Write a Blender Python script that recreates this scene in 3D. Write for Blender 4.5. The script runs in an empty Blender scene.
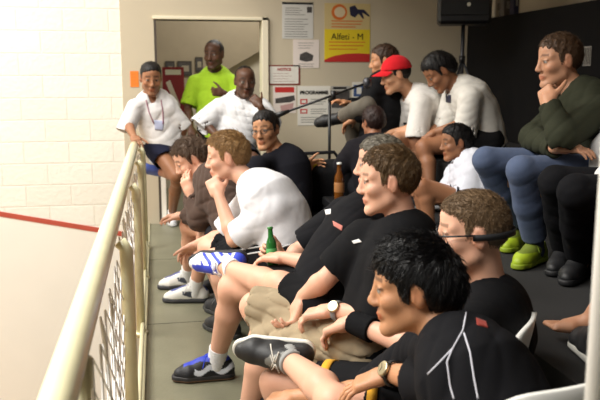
import bpy, math, random
import numpy as np
from mathutils import Vector
from mathutils.bvhtree import BVHTree
random.seed(7); RNG = np.random.default_rng(7)
SC = bpy.context.scene
COL = SC.collection
F_PX = 750.0; HOR = 76.0; CAM_H = 1.4; YAW = math.radians(10.8); PITCH = math.atan((200-HOR)/F_PX)
A = lambda *v: np.array(v, dtype=float)
def nrm(v):
    v = np.asarray(v, float); return v/ (np.linalg.norm(v)+1e-12)
C0 = A(0, 0, CAM_H)
FW = A(math.sin(YAW)*math.cos(PITCH), math.cos(YAW)*math.cos(PITCH), -math.sin(PITCH))
RT = A(math.cos(YAW), -math.sin(YAW), 0); UP = np.cross(RT, FW)
HF = A(math.sin(YAW), math.cos(YAW), 0)            # level forward
def ray(x, y): return FW + (x-300)/F_PX*RT + (200-y)/F_PX*UP
def P(x, y, D): return C0 + D*ray(x, y)
def onz(x, y, z):
    r = ray(x, y); return C0 + r*((z-CAM_H)/r[2])
def proj(p):
    d = np.asarray(p, float)-C0; D = d@FW
    return np.stack([300+F_PX*(d@RT)/D, 200-F_PX*(d@UP)/D, D], -1)
def dirw(r, u, f): return nrm(r*RT + u*A(0,0,1) + f*HF)   # camera-relative level frame -> world
def solve(p, xy, L, side, tag=''):
    r = ray(*xy); q = C0-p
    a = r@r; b = 2*q@r; c = q@q-L*L; disc = b*b-4*a*c
    if disc < 0:
        D = -b/(2*a); 
        d = np.linalg.norm(C0+D*r-p)
        if d > L*1.12: print('WARN stretch %s %.2f of %.2f' % (tag, d, L))
        return C0+D*r
    s = math.sqrt(disc); D = (-b-s)/(2*a) if side == 'n' else (-b+s)/(2*a)
    return C0+D*r

# ---------------------------------------------------------------- materials
MATS = {}
def mat(name, color, rough=.6, bump=0, bscale=60, vary=.0, vscale=8, metal=0, sheen=0, attr=False, sss=0, emis=None, spec=.5, coat=0):
    if name in MATS: return MATS[name]
    m = bpy.data.materials.new(name); m.use_nodes = True
    nt = m.node_tree; b = nt.nodes['Principled BSDF']
    b.inputs['Roughness'].default_value = rough; b.inputs['Metallic'].default_value = metal
    b.inputs['Specular IOR Level'].default_value = spec
    if coat: b.inputs['Coat Weight'].default_value = coat
    if sheen: b.inputs['Sheen Weight'].default_value = sheen
    if sss:
        b.inputs['Subsurface Weight'].default_value = sss
        b.inputs['Subsurface Radius'].default_value = (.012, .005, .003); b.inputs['Subsurface Scale'].default_value = 1
    tc = nt.nodes.new('ShaderNodeTexCoord')
    out = None
    if attr:
        at = nt.nodes.new('ShaderNodeAttribute'); at.attribute_name = 'Col'; out = at.outputs['Color']
    else:
        rgb = nt.nodes.new('ShaderNodeRGB'); rgb.outputs[0].default_value = (*color, 1); out = rgb.outputs[0]
    if vary:
        n = nt.nodes.new('ShaderNodeTexNoise'); n.inputs['Scale'].default_value = vscale; n.inputs['Detail'].default_value = 5
        nt.links.new(tc.outputs['Object'], n.inputs['Vector'])
        mr = nt.nodes.new('ShaderNodeMapRange'); mr.inputs['From Min'].default_value=.25; mr.inputs['From Max'].default_value=.75
        mr.inputs['To Min'].default_value = 1-vary; mr.inputs['To Max'].default_value = 1+vary
        nt.links.new(n.outputs['Fac'], mr.inputs['Value'])
        mx = nt.nodes.new('ShaderNodeVectorMath'); mx.operation = 'SCALE'
        nt.links.new(out, mx.inputs[0]); nt.links.new(mr.outputs[0], mx.inputs['Scale']); out = mx.outputs[0]
    nt.links.new(out, b.inputs['Base Color'])
    if bump:
        n = nt.nodes.new('ShaderNodeTexNoise'); n.inputs['Scale'].default_value = bscale; n.inputs['Detail'].default_value = 4
        nt.links.new(tc.outputs['Object'], n.inputs['Vector'])
        bp = nt.nodes.new('ShaderNodeBump'); bp.inputs['Strength'].default_value = bump; bp.inputs['Distance'].default_value = .01
        nt.links.new(n.outputs['Fac'], bp.inputs['Height']); nt.links.new(bp.outputs[0], b.inputs['Normal'])
    if emis:
        b.inputs['Emission Color'].default_value = (*color, 1); b.inputs['Emission Strength'].default_value = emis
    MATS[name] = m; return m
def srgb(r, g, b):
    f = lambda c: (c/255/12.92) if c/255 <= .04045 else ((c/255+.055)/1.055)**2.4
    return (f(r), f(g), f(b))
def cloth(rgb, sheen=0.1):
    return mat('fabric_%d_%d_%d' % tuple(rgb), srgb(*rgb), .9, bump=.12, bscale=350, vary=.06, vscale=30, sheen=0 if max(rgb) < 60 else sheen*.5, spec=.12 if max(rgb) < 60 else .22)

# ---------------------------------------------------------------- mesh objects
def mk(name, verts, faces, m, parent=None, smooth=True, col=None):
    me = bpy.data.meshes.new(name)
    verts = np.asarray(verts, np.float32)
    off = A(0,0,0) if parent is None else parent_origin(parent)
    v = verts - off.astype(np.float32)
    if isinstance(faces, np.ndarray):
        n, k = faces.shape
        me.vertices.add(len(v)); me.vertices.foreach_set('co', v.ravel())
        me.loops.add(n*k); me.loops.foreach_set('vertex_index', faces.astype(np.int32).ravel())
        me.polygons.add(n); me.polygons.foreach_set('loop_start', np.arange(0, n*k, k, dtype=np.int32))
        try: me.polygons.foreach_set('loop_total', np.full(n, k, np.int32))
        except Exception: pass
        me.update(calc_edges=True)
    else:
        me.from_pydata([tuple(x) for x in v], [], [tuple(int(i) for i in f) for f in faces]); me.update()
    me.validate()
    if smooth: me.polygons.foreach_set('use_smooth', np.ones(len(me.polygons), bool))
    if col is not None:
        ca = me.color_attributes.new('Col', 'FLOAT_COLOR', 'POINT')
        c4 = np.ones((len(v), 4), np.float32); c4[:, :3] = col; ca.data.foreach_set('color', c4.ravel())
    if isinstance(m, (list, tuple)):
        for q in m: me.materials.append(q)
    else: me.materials.append(m)
    o = bpy.data.objects.new(name, me); COL.objects.link(o)
    if parent is not None: o.parent = parent
    return o
def parent_origin(p):
    o = A(0,0,0)
    while p is not None:
        o = o + np.array(p.location); p = p.parent
    return o
def thing(name, label, cat, loc, group=None):
    o = bpy.data.objects.new(name, None); COL.objects.link(o); o.location = Vector(loc); o.empty_display_size = .1
    tag(o, label, cat, group); return o
def tag(o, label, cat, group=None):
    o['label'] = label; o['category'] = cat
    if group: o['group'] = group
    return o
class MB:
    """collects polygon shapes into one mesh"""
    def __init__(s): s.v = []; s.f = []
    def add(s, v, f):
        b = len(s.v); s.v += [tuple(x) for x in v]; s.f += [tuple(i+b for i in q) for q in f]; return s
    def box(s, lo, hi, M=None, o=None):
        v = [A(x,y,z) for x in (lo[0],hi[0]) for y in (lo[1],hi[1]) for z in (lo[2],hi[2])]
        if M is not None: v = [np.asarray(o)+M@p for p in v]
        return s.add(v, [(0,1,3,2),(4,6,7,5),(0,4,5,1),(2,3,7,6),(0,2,6,4),(1,5,7,3)])
    def bbox(s, lo, hi, r=.01, M=None, o=None):   # box with bevelled edges (chamfer)
        lo=np.asarray(lo,float); hi=np.asarray(hi,float); v=[]; idx={}
        c=(lo+hi)/2; h=(hi-lo)/2; r=min(r, *(h*.9))
        for a in range(3):
            for sg in (-1,1):
                for s1 in (-1,1):
                    for s2 in (-1,1):
                        p=[0,0,0]; b,d=(a+1)%3,(a+2)%3
                        p[a]=sg*h[a]; p[b]=s1*(h[b]-r); p[d]=s2*(h[d]-r); sgn=[0,0,0]; sgn[a],sgn[b],sgn[d]=sg,s1,s2
                        idx[(a,tuple(sgn))]=len(v); v.append(c+np.array(p))
        f=[]
        for a in range(3):
            b,d=(a+1)%3,(a+2)%3
            for sg in (-1,1):
                q=[]
                for s1,s2 in ((-1,-1),(1,-1),(1,1),(-1,1)):
                    sgn=[0,0,0]; sgn[a],sgn[b],sgn[d]=sg,s1,s2; q.append(idx[(a,tuple(sgn))])
                f.append(tuple(q if sg>0 else q[::-1]))
        for a in range(3):      # edges along axis a between faces b and d
            b,d=(a+1)%3,(a+2)%3
            for s1 in (-1,1):
                for s2 in (-1,1):
                    def g(ax,sa):
                        sgn=[0,0,0]; sgn[a],sgn[b],sgn[d]=sa,s1,s2; return idx[(ax,tuple(sgn))]
                    q=[g(b,-1),g(b,1),g(d,1),g(d,-1)]; f.append(tuple(q if s1*s2<0 else q[::-1]))
        for sa in (-1,1):
            for sb in (-1,1):
                for sd in (-1,1):
                    q=[idx[(0,(sa,sb,sd))],idx[(1,(sa,sb,sd))],idx[(2,(sa,sb,sd))]]; f.append(tuple(q if sa*sb*sd>0 else q[::-1]))
        if M is not None: v=[np.asarray(o)+M@p for p in v]
        return s.add(v,f)
    def tube(s, pts, r, n=8, closed=False):
        pts = [np.asarray(p, float) for p in pts]; rs = r if hasattr(r, '__len__') else [r]*len(pts); v=[]; f=[]
        ref=None
        for i, p in enumerate(pts):
            if closed: t = pts[(i+1)%len(pts)]-pts[i-1]
            else: t = pts[min(i+1,len(pts)-1)]-pts[max(i-1,0)]
            t = nrm(t)
            if ref is None: ref = np.cross(t, A(0,0,1) if abs(t[2])<.9 else A(1,0,0))
            ref = nrm(ref-t*(ref@t)); bi = np.cross(t, ref)
            for k in range(n):
                a = 2*math.pi*k/n; v.append(p+rs[i]*(math.cos(a)*ref+math.sin(a)*bi))
        m = len(pts)
        for i in range(m if closed else m-1):
            for k in range(n):
                f.append((i*n+k, i*n+(k+1)%n, ((i+1)%m)*n+(k+1)%n, ((i+1)%m)*n+k))
        if not closed:
            f.append(tuple(range(n))[::-1]); f.append(tuple((m-1)*n+k for k in range(n)))
        return s.add(v, f)
    def lathe(s, prof, o, n=24, M=None):
        v=[];f=[]
        for r,z in prof:
            for k in range(n):
                a=2*math.pi*k/n; p=A(r*math.cos(a),r*math.sin(a),z)
                if M is not None: p=M@p
                v.append(np.asarray(o)+p)
        for i in range(len(prof)-1):
            for k in range(n): f.append((i*n+k,i*n+(k+1)%n,(i+1)*n+(k+1)%n,(i+1)*n+k))
        f.append(tuple(range(n))[::-1]); f.append(tuple((len(prof)-1)*n+k for k in range(n)))
        return s.add(v,f)
    def build(s, name, m, parent=None, smooth=False): return mk(name, s.v, s.f, m, parent, smooth)
def struct(name, mb, m, smooth=False):
    o = mb.build(name, m, None, smooth); o['kind'] = 'structure'; return o

# ---------------------------------------------------------------- signed distance fields
def smin(a, b, k):
    if k <= 0: return np.minimum(a, b)
    h = np.maximum(k-np.abs(a-b), 0)/k
    return np.minimum(a, b)-h*h*k*.25
class Field:
    def __init__(s, lo, hi, h):
        s.lo = np.asarray(lo, float); s.h = h
        s.n = np.maximum(np.ceil((np.asarray(hi)-s.lo)/h).astype(int)+1, 4)
        s.d = np.full(s.n, .05, np.float32)
    def win(s, lo, hi, pad):
        a = np.clip(np.floor((np.asarray(lo)-pad-s.lo)/s.h).astype(int), 0, s.n-1)
        b = np.clip(np.ceil((np.asarray(hi)+pad-s.lo)/s.h).astype(int)+1, 1, s.n)
        if np.any(b <= a): return None, None
        g = [ (s.lo[i]+s.h*np.arange(a[i], b[i])).astype(np.float32) for i in range(3)]
        return tuple(slice(a[i], b[i]) for i in range(3)), (g[0][:,None,None], g[1][None,:,None], g[2][None,None,:])
    def apply(s, prim, k=.01, op='u'):
        fn, lo, hi = prim
        sl, g = s.win(lo, hi, k+.012)
        if sl is None: return s
        v = fn(*g).astype(np.float32)
        cur = s.d[sl]
        if op == 'u': s.d[sl] = smin(cur, v, k)
        elif op == 's': s.d[sl] = -smin(-cur, v, k)          # subtract v
        elif op == 'i': s.d[sl] = np.maximum(cur, v)
        return s
    def all(s, fn):
        sl, g = s.win(s.lo, s.lo+s.h*s.n, 0); s.d = fn(s.d, *g).astype(np.float32); return s
    def mesh(s, smooth=1):
        d = s.d; 
        d[0]=d[-1]=.05; d[:,0]=d[:,-1]=.05; d[:,:,0]=d[:,:,-1]=.05
        ins = d < 0
        cnt = np.zeros(tuple(x-1 for x in ins.shape), np.int8)
        for i in (0,1):
            for j in (0,1):
                for k in (0,1):
                    cnt += ins[i:ins.shape[0]-1+i, j:ins.shape[1]-1+j, k:ins.shape[2]-1+k]
        act = np.argwhere((cnt > 0) & (cnt < 8))
        if len(act) == 0: return np.zeros((0,3)), np.zeros((0,4), int)
        idm = np.full(cnt.shape, -1, np.int32); idm[tuple(act.T)] = np.arange(len(act))
        cor = [(i,j,k) for i in (0,1) for j in (0,1) for k in (0,1)]
        val = {c: d[act[:,0]+c[0], act[:,1]+c[1], act[:,2]+c[2]] for c in cor}
        acc = np.zeros((len(act),3)); num = np.zeros(len(act))
        for c in cor:
            for ax in range(3):
                if c[ax] == 0:
                    e = list(c); e[ax] = 1; e = tuple(e)
                    a, b = val[c], val[e]; cr = (a < 0) != (b < 0)
                    t = np.where(cr, a/np.where(cr, a-b, 1), 0)
                    p = np.tile(np.array(c, float), (len(act),1)); p[:,ax] += t
                    acc[cr] += p[cr]; num[cr] += 1
        V = s.lo + s.h*(act + acc/num[:,None])
        Q = []
        for ax in range(3):
            b_, c_ = (ax+1)%3, (ax+2)%3
            sa = [slice(None)]*3; sb = [slice(None)]*3; sa[ax] = slice(0,-1); sb[ax] = slice(1,None)
            A_, B_ = ins[tuple(sa)], ins[tuple(sb)]
            ed = np.argwhere(A_ != B_)
            ok = (ed[:,b_] > 0) & (ed[:,c_] > 0); ed = ed[ok]
            flip = A_[tuple(ed.T)]
            def cell(db, dc):
                q = ed.copy(); q[:,b_] -= db; q[:,c_] -= dc
                q = np.minimum(q, np.array(idm.shape)-1)
                return idm[tuple(q.T)]
            q = np.stack([cell(1,1), cell(0,1), cell(0,0), cell(1,0)], 1)
            q[~flip] = q[~flip][:, ::-1]
            Q.append(q)
        Q = np.concatenate(Q); Q = Q[(Q >= 0).all(1)]
        for _ in range(smooth):
            acc = np.zeros_like(V); n = np.zeros(len(V))
            for i in range(4):
                for j in (1, 3):
                    np.add.at(acc, Q[:,i], V[Q[:,(i+j)%4]]); np.add.at(n, Q[:,i], 1)
            V = V*.5 + .5*acc/np.maximum(n,1)[:,None]
        return V, Q
def bb(*pr):
    pts = np.array([p for p, r in pr]); rr = max(r for p, r in pr); return pts.min(0)-rr, pts.max(0)+rr
def cone(a, b, ra, rb, cuts=()):
    a = np.asarray(a, float); b = np.asarray(b, float); ab = b-a; L2 = ab@ab+1e-12
    def fn(x, y, z):
        t = np.clip(((x-a[0])*ab[0]+(y-a[1])*ab[1]+(z-a[2])*ab[2])/L2, 0, 1)
        d = np.sqrt((x-a[0]-t*ab[0])**2+(y-a[1]-t*ab[1])**2+(z-a[2]-t*ab[2])**2)-(ra+(rb-ra)*t)
        for p, n in cuts: d = np.maximum(d, (x-p[0])*n[0]+(y-p[1])*n[1]+(z-p[2])*n[2])
        return d
    lo, hi = bb((a, ra), (b, rb)); return fn, lo, hi
def econe(a, b, lat, A_, B_, cuts=()):
    """tapered column with elliptic cross-sections (lateral, fore-aft)"""
    a = np.asarray(a, float); b = np.asarray(b, float); ab = b-a; L = np.linalg.norm(ab)+1e-9; u = ab/L
    l = nrm(lat-u*(lat@u)); f = np.cross(l, u)
    def fn(x, y, z):
        px, py, pz = x-a[0], y-a[1], z-a[2]
        h = px*u[0]+py*u[1]+pz*u[2]; t = np.clip(h/L, 0, 1); o = h-t*L
        rl = A_[0]+(B_[0]-A_[0])*t; rf = A_[1]+(B_[1]-A_[1])*t; m = np.minimum(rl, rf)
        q = np.sqrt(((px*l[0]+py*l[1]+pz*l[2])/rl)**2+((px*f[0]+py*f[1]+pz*f[2])/rf)**2+(o/m)**2)
        d = (q-1)*m
        for p, n in cuts: d = np.maximum(d, (x-p[0])*n[0]+(y-p[1])*n[1]+(z-p[2])*n[2])
        return d
    lo, hi = bb((a, max(A_)), (b, max(B_))); return fn, lo, hi
class Fr:
    """a local frame: columns x (forward), y (left), z (up)"""
    def __init__(s, o, x, z):
        s.o = np.asarray(o, float); s.x = nrm(x); z = np.asarray(z, float); s.z = nrm(z-s.x*(z@s.x)); s.y = np.cross(s.z, s.x)
        s.R = np.stack([s.x, s.y, s.z], 1)
    def w(s, *p): return s.o + s.R@A(*p)
    def loc(s, V): return (V-s.o)@s.R
    def grid(s, x, y, z):
        dx, dy, dz = x-s.o[0], y-s.o[1], z-s.o[2]
        return tuple(dx*s.R[0,i]+dy*s.R[1,i]+dz*s.R[2,i] for i in range(3))
    def ell(s, c, r):
        c = A(*c); r = A(*r); wc = s.w(*c)
        def fn(x, y, z):
            g = s.grid(x, y, z)
            k0 = np.sqrt(sum(((g[i]-c[i])/r[i])**2 for i in range(3))); k1 = np.sqrt(sum(((g[i]-c[i])/(r[i]**2))**2 for i in range(3)))+1e-6
            return k0*(k0-1)/k1
        return fn, wc-r.max(), wc+r.max()
    def cone(s, a, b, ra, rb): return cone(s.w(*a), s.w(*b), ra, rb)
    def box(s, c, hf, r):
        c = A(*c); hf = A(*hf); wc = s.w(*c); R = np.linalg.norm(hf)
        def fn(x, y, z):
            g = s.grid(x, y, z); q = [np.abs(g[i]-c[i])-hf[i]+r for i in range(3)]
            return np.sqrt(sum(np.maximum(t, 0)**2 for t in q))+np.minimum(np.maximum(np.maximum(q[0], q[1]), q[2]), 0)-r
        return fn, wc-R, wc+R
    def func(s, f, c, R):
        wc = s.w(*c)
        return (lambda x, y, z: f(*s.grid(x, y, z))), wc-R, wc+R
def wrinkle(x, y, z, amp, fr, seed):
    r = np.random.default_rng(seed); o = 0
    wx = .03*np.sin(9*y+seed)+.02*np.sin(14*z); wy = .03*np.sin(11*z+2*seed)+.02*np.sin(12*x); wz = .03*np.sin(8*x+3*seed)
    for i in range(4):
        k = r.normal(size=3); k = k/np.linalg.norm(k)*fr*(.6+.5*i)
        s_ = np.sin(k[0]*(x+1.6*wx)+k[1]*(y+1.6*wy)+k[2]*(z+1.6*wz)+r.uniform(0,6))
        q = r.normal(size=3)*7; m_ = .5+.5*np.sin(q[0]*x+q[1]*y+q[2]*z+r.uniform(0,6))
        o = o + m_*(1-np.abs(s_))**2.2*1.5
    return (o-1.0)*amp*.62
def tosurf(o_list):
    vs=[]; fs=[]; b=0
    for o in o_list:
        off = parent_origin(o.parent)+np.array(o.location)
        vs += [tuple(np.array(v.co)+off) for v in o.data.vertices]; fs += [tuple(i+b for i in p.vertices) for p in o.data.polygons]; b = len(vs)
    return BVHTree.FromPolygons(vs, fs)
def hit(bvh, x, y):
    r = nrm(ray(x, y)); h = bvh.ray_cast(Vector(C0), Vector(r))
    if h[0] is None: return None, None
    n = np.array(h[1]); n = n if n@r < 0 else -n
    return np.array(h[0]), n
# ---------------------------------------------------------------- people
def skin_mat(): return mat('skin', (0,0,0), .5, bump=.06, bscale=220, attr=True, sss=.06, spec=.4)
def head_field(Fl, H, hs, k=.012, nose=1.0, jaw=1.0, child=False):
    S = lambda *v: tuple(q*hs for q in v)
    e = lambda c, r, kk=.012, op='u': Fl.apply(H.ell(S(*c), S(*r)), kk*hs, op)
    c_ = lambda a, b, ra, rb, kk=.01, op='u': Fl.apply(H.cone(S(*a), S(*b), ra*hs, rb*hs), kk*hs, op)
    e((-.014,0,.034), (.096,.076,.088))
    e((.020,0,-.028), (.072,.062*jaw,.082), .03); e((.016,0,.058), (.077,.064,.050), .02)
    c_((.004,.050*jaw,-.058), (.070,.016,-.100), .020, .018, .022)
    c_((.004,-.050*jaw,-.058), (.070,-.016,-.100), .020, .018, .022)
    c_((.076,-.008,-.100), (.076,.008,-.100), .017, .017, .015)
    for s in (1,-1):
        c_((.078,s*.014,.030), (.060,s*.048,.030), .012, .012, .018)       # brow
        e((.058,s*.046,-.020), (.026,.020,.020), .02)                        # cheekbone
        e((.100,s*.032,.008), (.017,.019,.013), .010, 's')                   # eye socket
        e((.078,s*.032,.008), (.0135,.0135,.0125), .003)                     # eyeball
        c_((.086,s*.020,.0165), (.080,s*.047,.0155), .0045, .0045, .004)     # upper lid
        c_((.086,s*.020,.000), (.080,s*.046,.001), .0032, .0032, .004)       # lower lid
    c_((.089,0,.022), (.105*nose,0,-.022), .0085, .0115, .012)           # nose
    e((.107*nose,0,-.026), (.0135,.0125,.0115), .006)
    for s in (1,-1): e((.100,s*.012,-.032), (.012,.0085,.0085), .006)
    c_((.090,-.012,-.057), (.090,.012,-.057), .0075, .0075, .008)             # lips
    c_((.087,-.011,-.070), (.087,.011,-.070), .0085, .0085, .008)
    for s in (1,-1): c_((.090,s*.012,-.057), (.078,s*.024,-.062), .007, .005, .006)
    e((.106,0,-.0635), (.012,.024,.0022), .003, 's')                          # mouth line
    for s in (1,-1):                                                          # ears
        e((-.012,s*.078,.004), (.019,.009,.032), .006)
        e((-.016,s*.074,-.018), (.012,.008,.014), .006)
        e((-.006,s*.088,.006), (.009,.007,.018), .006, 's')
        c_((-.002,s*.080,-.002), (.003,s*.078,-.010), .005, .005, .004)
def head_color(V, H, hs, C, skin, lip, brow, beard):
    g = H.loc(V)/hs
    near = (np.abs(g[:,0]) < .16) & (np.abs(g[:,1]) < .1) & (g[:,2] > -.13) & (g[:,2] < .14)
    x, y, z = g.T; ay = np.abs(y)
    ck = np.exp(-(((x-.06)/.03)**2+((ay-.045)/.02)**2+((z+.025)/.02)**2)); ck = ck*near
    C[:] = C*(1-.25*ck[:,None]) + .25*ck[:,None]*(skin*A(1.15,.82,.78))
    er = np.exp(-(((ay-.08)/.012)**2+((z)/.03)**2+((x+.01)/.03)**2))*near
    C[:] = C*(1-.35*er[:,None]) + .35*er[:,None]*(skin*A(1.15,.75,.7))
    if beard:
        b = near & (x > .0) & (z < -.035) & (z > -.125) & ~((np.abs(z+.063) < .012) & (ay < .022)) & (z < -.035-.0*ay) & (ay+ (z+.09)*.2 < .075)
        C[b] = C[b]*(1-beard)+beard*A(.02,.015,.012)
    l = near & (x > .078) & (ay < .025) & (np.abs(z+.0635) < .0135*(1-(ay/.028)**2)+.001)
    C[l] = lip
    bz = .0345+.004*(1-((ay-.03)/.025)**2)
    b = near & (x > .05) & (ay > .010) & (ay < .052) & (np.abs(z-bz) < .0055)
    C[b] = .35*C[b]+.65*brow
    d = np.sqrt((x-.078)**2+(ay-.032)**2+(z-.008)**2)
    w = near & (d < .0142) & (x > .082) & (z > .003) & (z < .0125)
    C[w] = A(.34,.31,.28)
    di = np.sqrt((x-.0915)**2+(ay-.032)**2+(z-.008)**2); irm = near & (di < .0074) & (z > .001)
    lid = near & (x > .074) & (np.abs(z-.0145) < .0030) & (ay > .017) & (ay < .05); C[lid] = .35*C[lid]+.65*brow; C[irm] = A(.03,.018,.01)
    return C

def finger_prims(W, d, n, side, s, curl=(25,35,20), spread=5, thumb=(.55,.75,.35), point=False):
    d = nrm(d); n = np.asarray(n, float); n = nrm(n-d*(n@d)); sv = np.cross(d, n) if side == 'R' else np.cross(n, d)
    out = []
    fr = Fr(W, d, n)
    yy = 1 if (fr.y@sv) > 0 else -1
    out.append((fr.box((.050*s, 0, 0), (.050*s, .040*s, .0145*s), .013*s), .012))
    out.append((fr.ell((.035*s, yy*.026*s, .006*s), (.034*s, .020*s, .017*s)), .012))
    out.append((cone(W-d*.02*s, W+d*.03*s, .026*s, .027*s), .016))
    offs = (.0305, .0105, -.0105, -.0295); lens = (.072, .080, .075, .060); rr = (.0092, .0095, .0090, .0080)
    for i in range(4):
        b = W + d*(.094-.004*abs(i-1.3))*s + sv*offs[i]*s
        sp = math.radians(spread*(1.4-i)); dd = nrm(d*math.cos(sp)+sv*math.sin(sp))
        ang = 0; p = b - dd*.012*s
        q0 = p
        for j, (fr_, rs) in enumerate(((.46,1.0),(.30,.93),(.24,.82))):
            ang += math.radians(curl[j]*(1+.08*(i-1.5)))
            v = dd*math.cos(ang)+n*math.sin(ang)
            L = lens[i]*fr_*s + (.012*s if j == 0 else 0)
            q = p+v*L
            out.append((cone(p, q, rr[i]*s*rs, rr[i]*s*rs*.92), .004)); p = q
    b = W+d*.022*s+sv*.026*s+n*.004*s; v = nrm(d*thumb[0]+sv*thumb[1]+n*thumb[2])
    p = b
    for j, (L, r) in enumerate(((.046,.0135),(.034,.0105),(.027,.009))):
        q = p+v*L*s; out.append((cone(p, q, r*s, r*s*.9), .008 if j == 0 else .005)); p = q; v = nrm(v+.28*d+.12*n-.12*sv)
    return out, sv

def bez(a, m, b, t): return (1-t)**2*a+2*t*(1-t)*m+t*t*b
class Person: pass
def resolve(v, parent, L, tag_):
    if isinstance(v, np.ndarray): return v
    if v[0] == 'z': return onz(v[1], v[2], v[3])
    if v[0] == 'w': return A(*v[1:])
    if v[0] == 'r': return parent+dirw(*v[1:4])*L*(v[4] if len(v) > 4 else 1)
    if v[2] in ('n','f'): return solve(parent, v[:2], L, v[2], tag_)
    return P(*v)

def person(name, label, sp):
    s = sp.get('s', 1.0); hs = sp.get('hs', 1.0)*s; h = sp.get('h', .007)
    skin = A(*srgb(*sp['skin']))
    pel = resolve(sp['pelvis'], None, 0, ''); nk = resolve(sp['neck'], pel, .5*s, name+' neck'); hd = resolve(sp['head'], nk, .17*s, name+' head')
    u = nrm(nk-pel)
    cf = dirw(*sp['cf']); cf = nrm(cf-u*(cf@u)); cl = np.cross(u, cf)
    pf = dirw(*sp.get('pf', sp['cf'])); pf = nrm(pf*A(1,1,.0)); pl = np.cross(A(0,0,1), pf)
    H = Fr(hd, dirw(*sp['hf']), sp.get('hu', A(0,0,1)) if not isinstance(sp.get('hu'), tuple) else dirw(*sp['hu']))
    M = (pel+nk)/2 - cf*sp.get('slouch', .05)*s
    st = lambda t: bez(pel, M, nk, t)
    bw = sp.get('bw', 1.0); belly = sp.get('belly', 0.0)
    tors = [(-.02,.160*bw,.118),(.22,.152*bw,.112+belly),(.5,.160*bw,.116+belly*.7),(.76,.170*bw,.112),(.93,.115,.082)]
    J = {}
    wsh = sp.get('wsh', .172)*s
    for S_, sg in (('L',1),('R',-1)):
        J['sh'+S_] = resolve(sp['sh'+S_], nk, .2, name) if 'sh'+S_ in sp else nk-u*.055*s+cl*sg*wsh+cf*.01
        J['el'+S_] = resolve(sp['el'+S_], J['sh'+S_], .29*s, name+' el'+S_)
        J['wr'+S_] = resolve(sp['wr'+S_], J['el'+S_], .255*s, name+' wr'+S_)
        J['hip'+S_] = pel+pl*sg*.088*s*bw
        J['kn'+S_] = resolve(sp['kn'+S_], J['hip'+S_], .43*s, name+' kn'+S_)
        J['an'+S_] = resolve(sp['an'+S_], J['kn'+S_], .41*s, name+' an'+S_)
        for a_, b_, L in (('sh','el',.29),('el','wr',.255),('hip','kn',.43),('kn','an',.41)):
            q = np.linalg.norm(J[a_+S_]-J[b_+S_])/(L*s)
            if q < .7 or q > 1.2: print('LEN', name, a_+S_, '%.2f' % q)
    q = np.linalg.norm(nk-pel)/s; hn = np.linalg.norm(nk-hd)/s
    if q < .38 or q > .58 or hn < .12 or hn > .24: print('LEN', name, 'torso %.2f neck-head %.2f' % (q, hn))
    allp = np.array([pel, nk, hd]+list(J.values()))
    lo, hi = allp.min(0)-.24, allp.max(0)+.24
    while np.prod((hi-lo)/h) > 1.1e7: h *= 1.08
    root = thing('person', label, 'person', (pel[0], pel[1], min(J['anL'][2], J['anR'][2])-.085*s), sp.get('group'))
    R = Person(); R.root = root; R.J = J; R.H = H; R.hs = hs; R.parts = {}; R.s = s; R.cf = cf; R.cl = cl; R.u = u; R.pel = pel; R.nk = nk
    # --- body: one continuous surface
    Fl = Field(lo, hi, h)
    nb = nk-u*.02*s; npos = H.w(-.022*hs, 0, -.055*hs)
    for (ta, al, af), (tb, bl, bf) in zip(tors, tors[1:]):
        Fl.apply(econe(st(ta), st(tb), cl if ta > .4 else pl, (al*s-.008, af*s-.008), (bl*s-.008, bf*s-.008)), .04)
    for S_ in 'LR':
        Fl.apply(cone(nb, J['sh'+S_]-cl*(1 if S_=='L' else -1)*.02, .048*s, .044*s), .05)
    Fl.apply(cone(nb, npos, .056*s, .053*s), .03)
    Hf = Field(*[f(np.array([H.w(sx*.17*hs, sy*.13*hs, sz*.16*hs) for sx in (-1,1) for sy in (-1,1) for sz in (-1,1)]), 0) for f in (np.min, np.max)], h)
    # head is carved on its own grid aligned with the body's, then merged
    off = np.round((Hf.lo-Fl.lo)/h).astype(int); Hf.lo = Fl.lo+off*h
    head_field(Hf, H, hs, nose=sp.get('nose',1.0), jaw=sp.get('jaw',1.0))
    a = np.maximum(off, 0); b = np.minimum(off+Hf.n, Fl.n)
    slb = tuple(slice(a[i], b[i]) for i in range(3)); slh = tuple(slice(a[i]-off[i], b[i]-off[i]) for i in range(3))
    Fl.d[slb] = smin(Fl.d[slb], Hf.d[slh], .02*s)
    am = sp.get('arm', 1.0); lm = sp.get('legm', 1.0)
    tips = {}
    for S_, sg in (('L',1),('R',-1)):
        sh, el, wr = J['sh'+S_], J['el'+S_], J['wr'+S_]
        Fl.apply(cone(sh, el, .050*s*am, .037*s*am), .035)
        fm = el+(wr-el)*.28
        Fl.apply(cone(el, fm, .036*s*am, .041*s*am), .012); Fl.apply(cone(fm, wr, .041*s*am, .027*s), .012)
        hp, kn, an = J['hip'+S_], J['kn'+S_], J['an'+S_]
        Fl.apply(cone(hp, kn, .086*s*lm, .053*s*lm), .03)
        kf = kn-hp; ax = nrm(an-kn); back = nrm(kf-ax*(kf@ax))*-1
        cm = kn+(an-kn)*.33+back*.012*s
        Fl.apply(cone(kn, kn+ax*.02, .053*s*lm, .052*s*lm), .02)
        Fl.apply(cone(kn+ax*.03, cm, .046*s*lm, .056*s*lm), .02); Fl.apply(cone(cm, an, .056*s*lm, .035*s), .012)
        Fl.apply(cone(kn-back*.022*s, kn-back*.022*s+ax*.03, .034*s*lm, .03*s*lm), .02)
        hn_ = sp.get('hand'+S_, {})
        tp = hn_.get('tip')
        d = (wr-el) if tp is None else (resolve(tp, wr, .17*s, name+' tip'+S_)-wr)
        n = dirw(*hn_['n']) if 'n' in hn_ else (-cf*.3-A(0,0,1))
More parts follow.
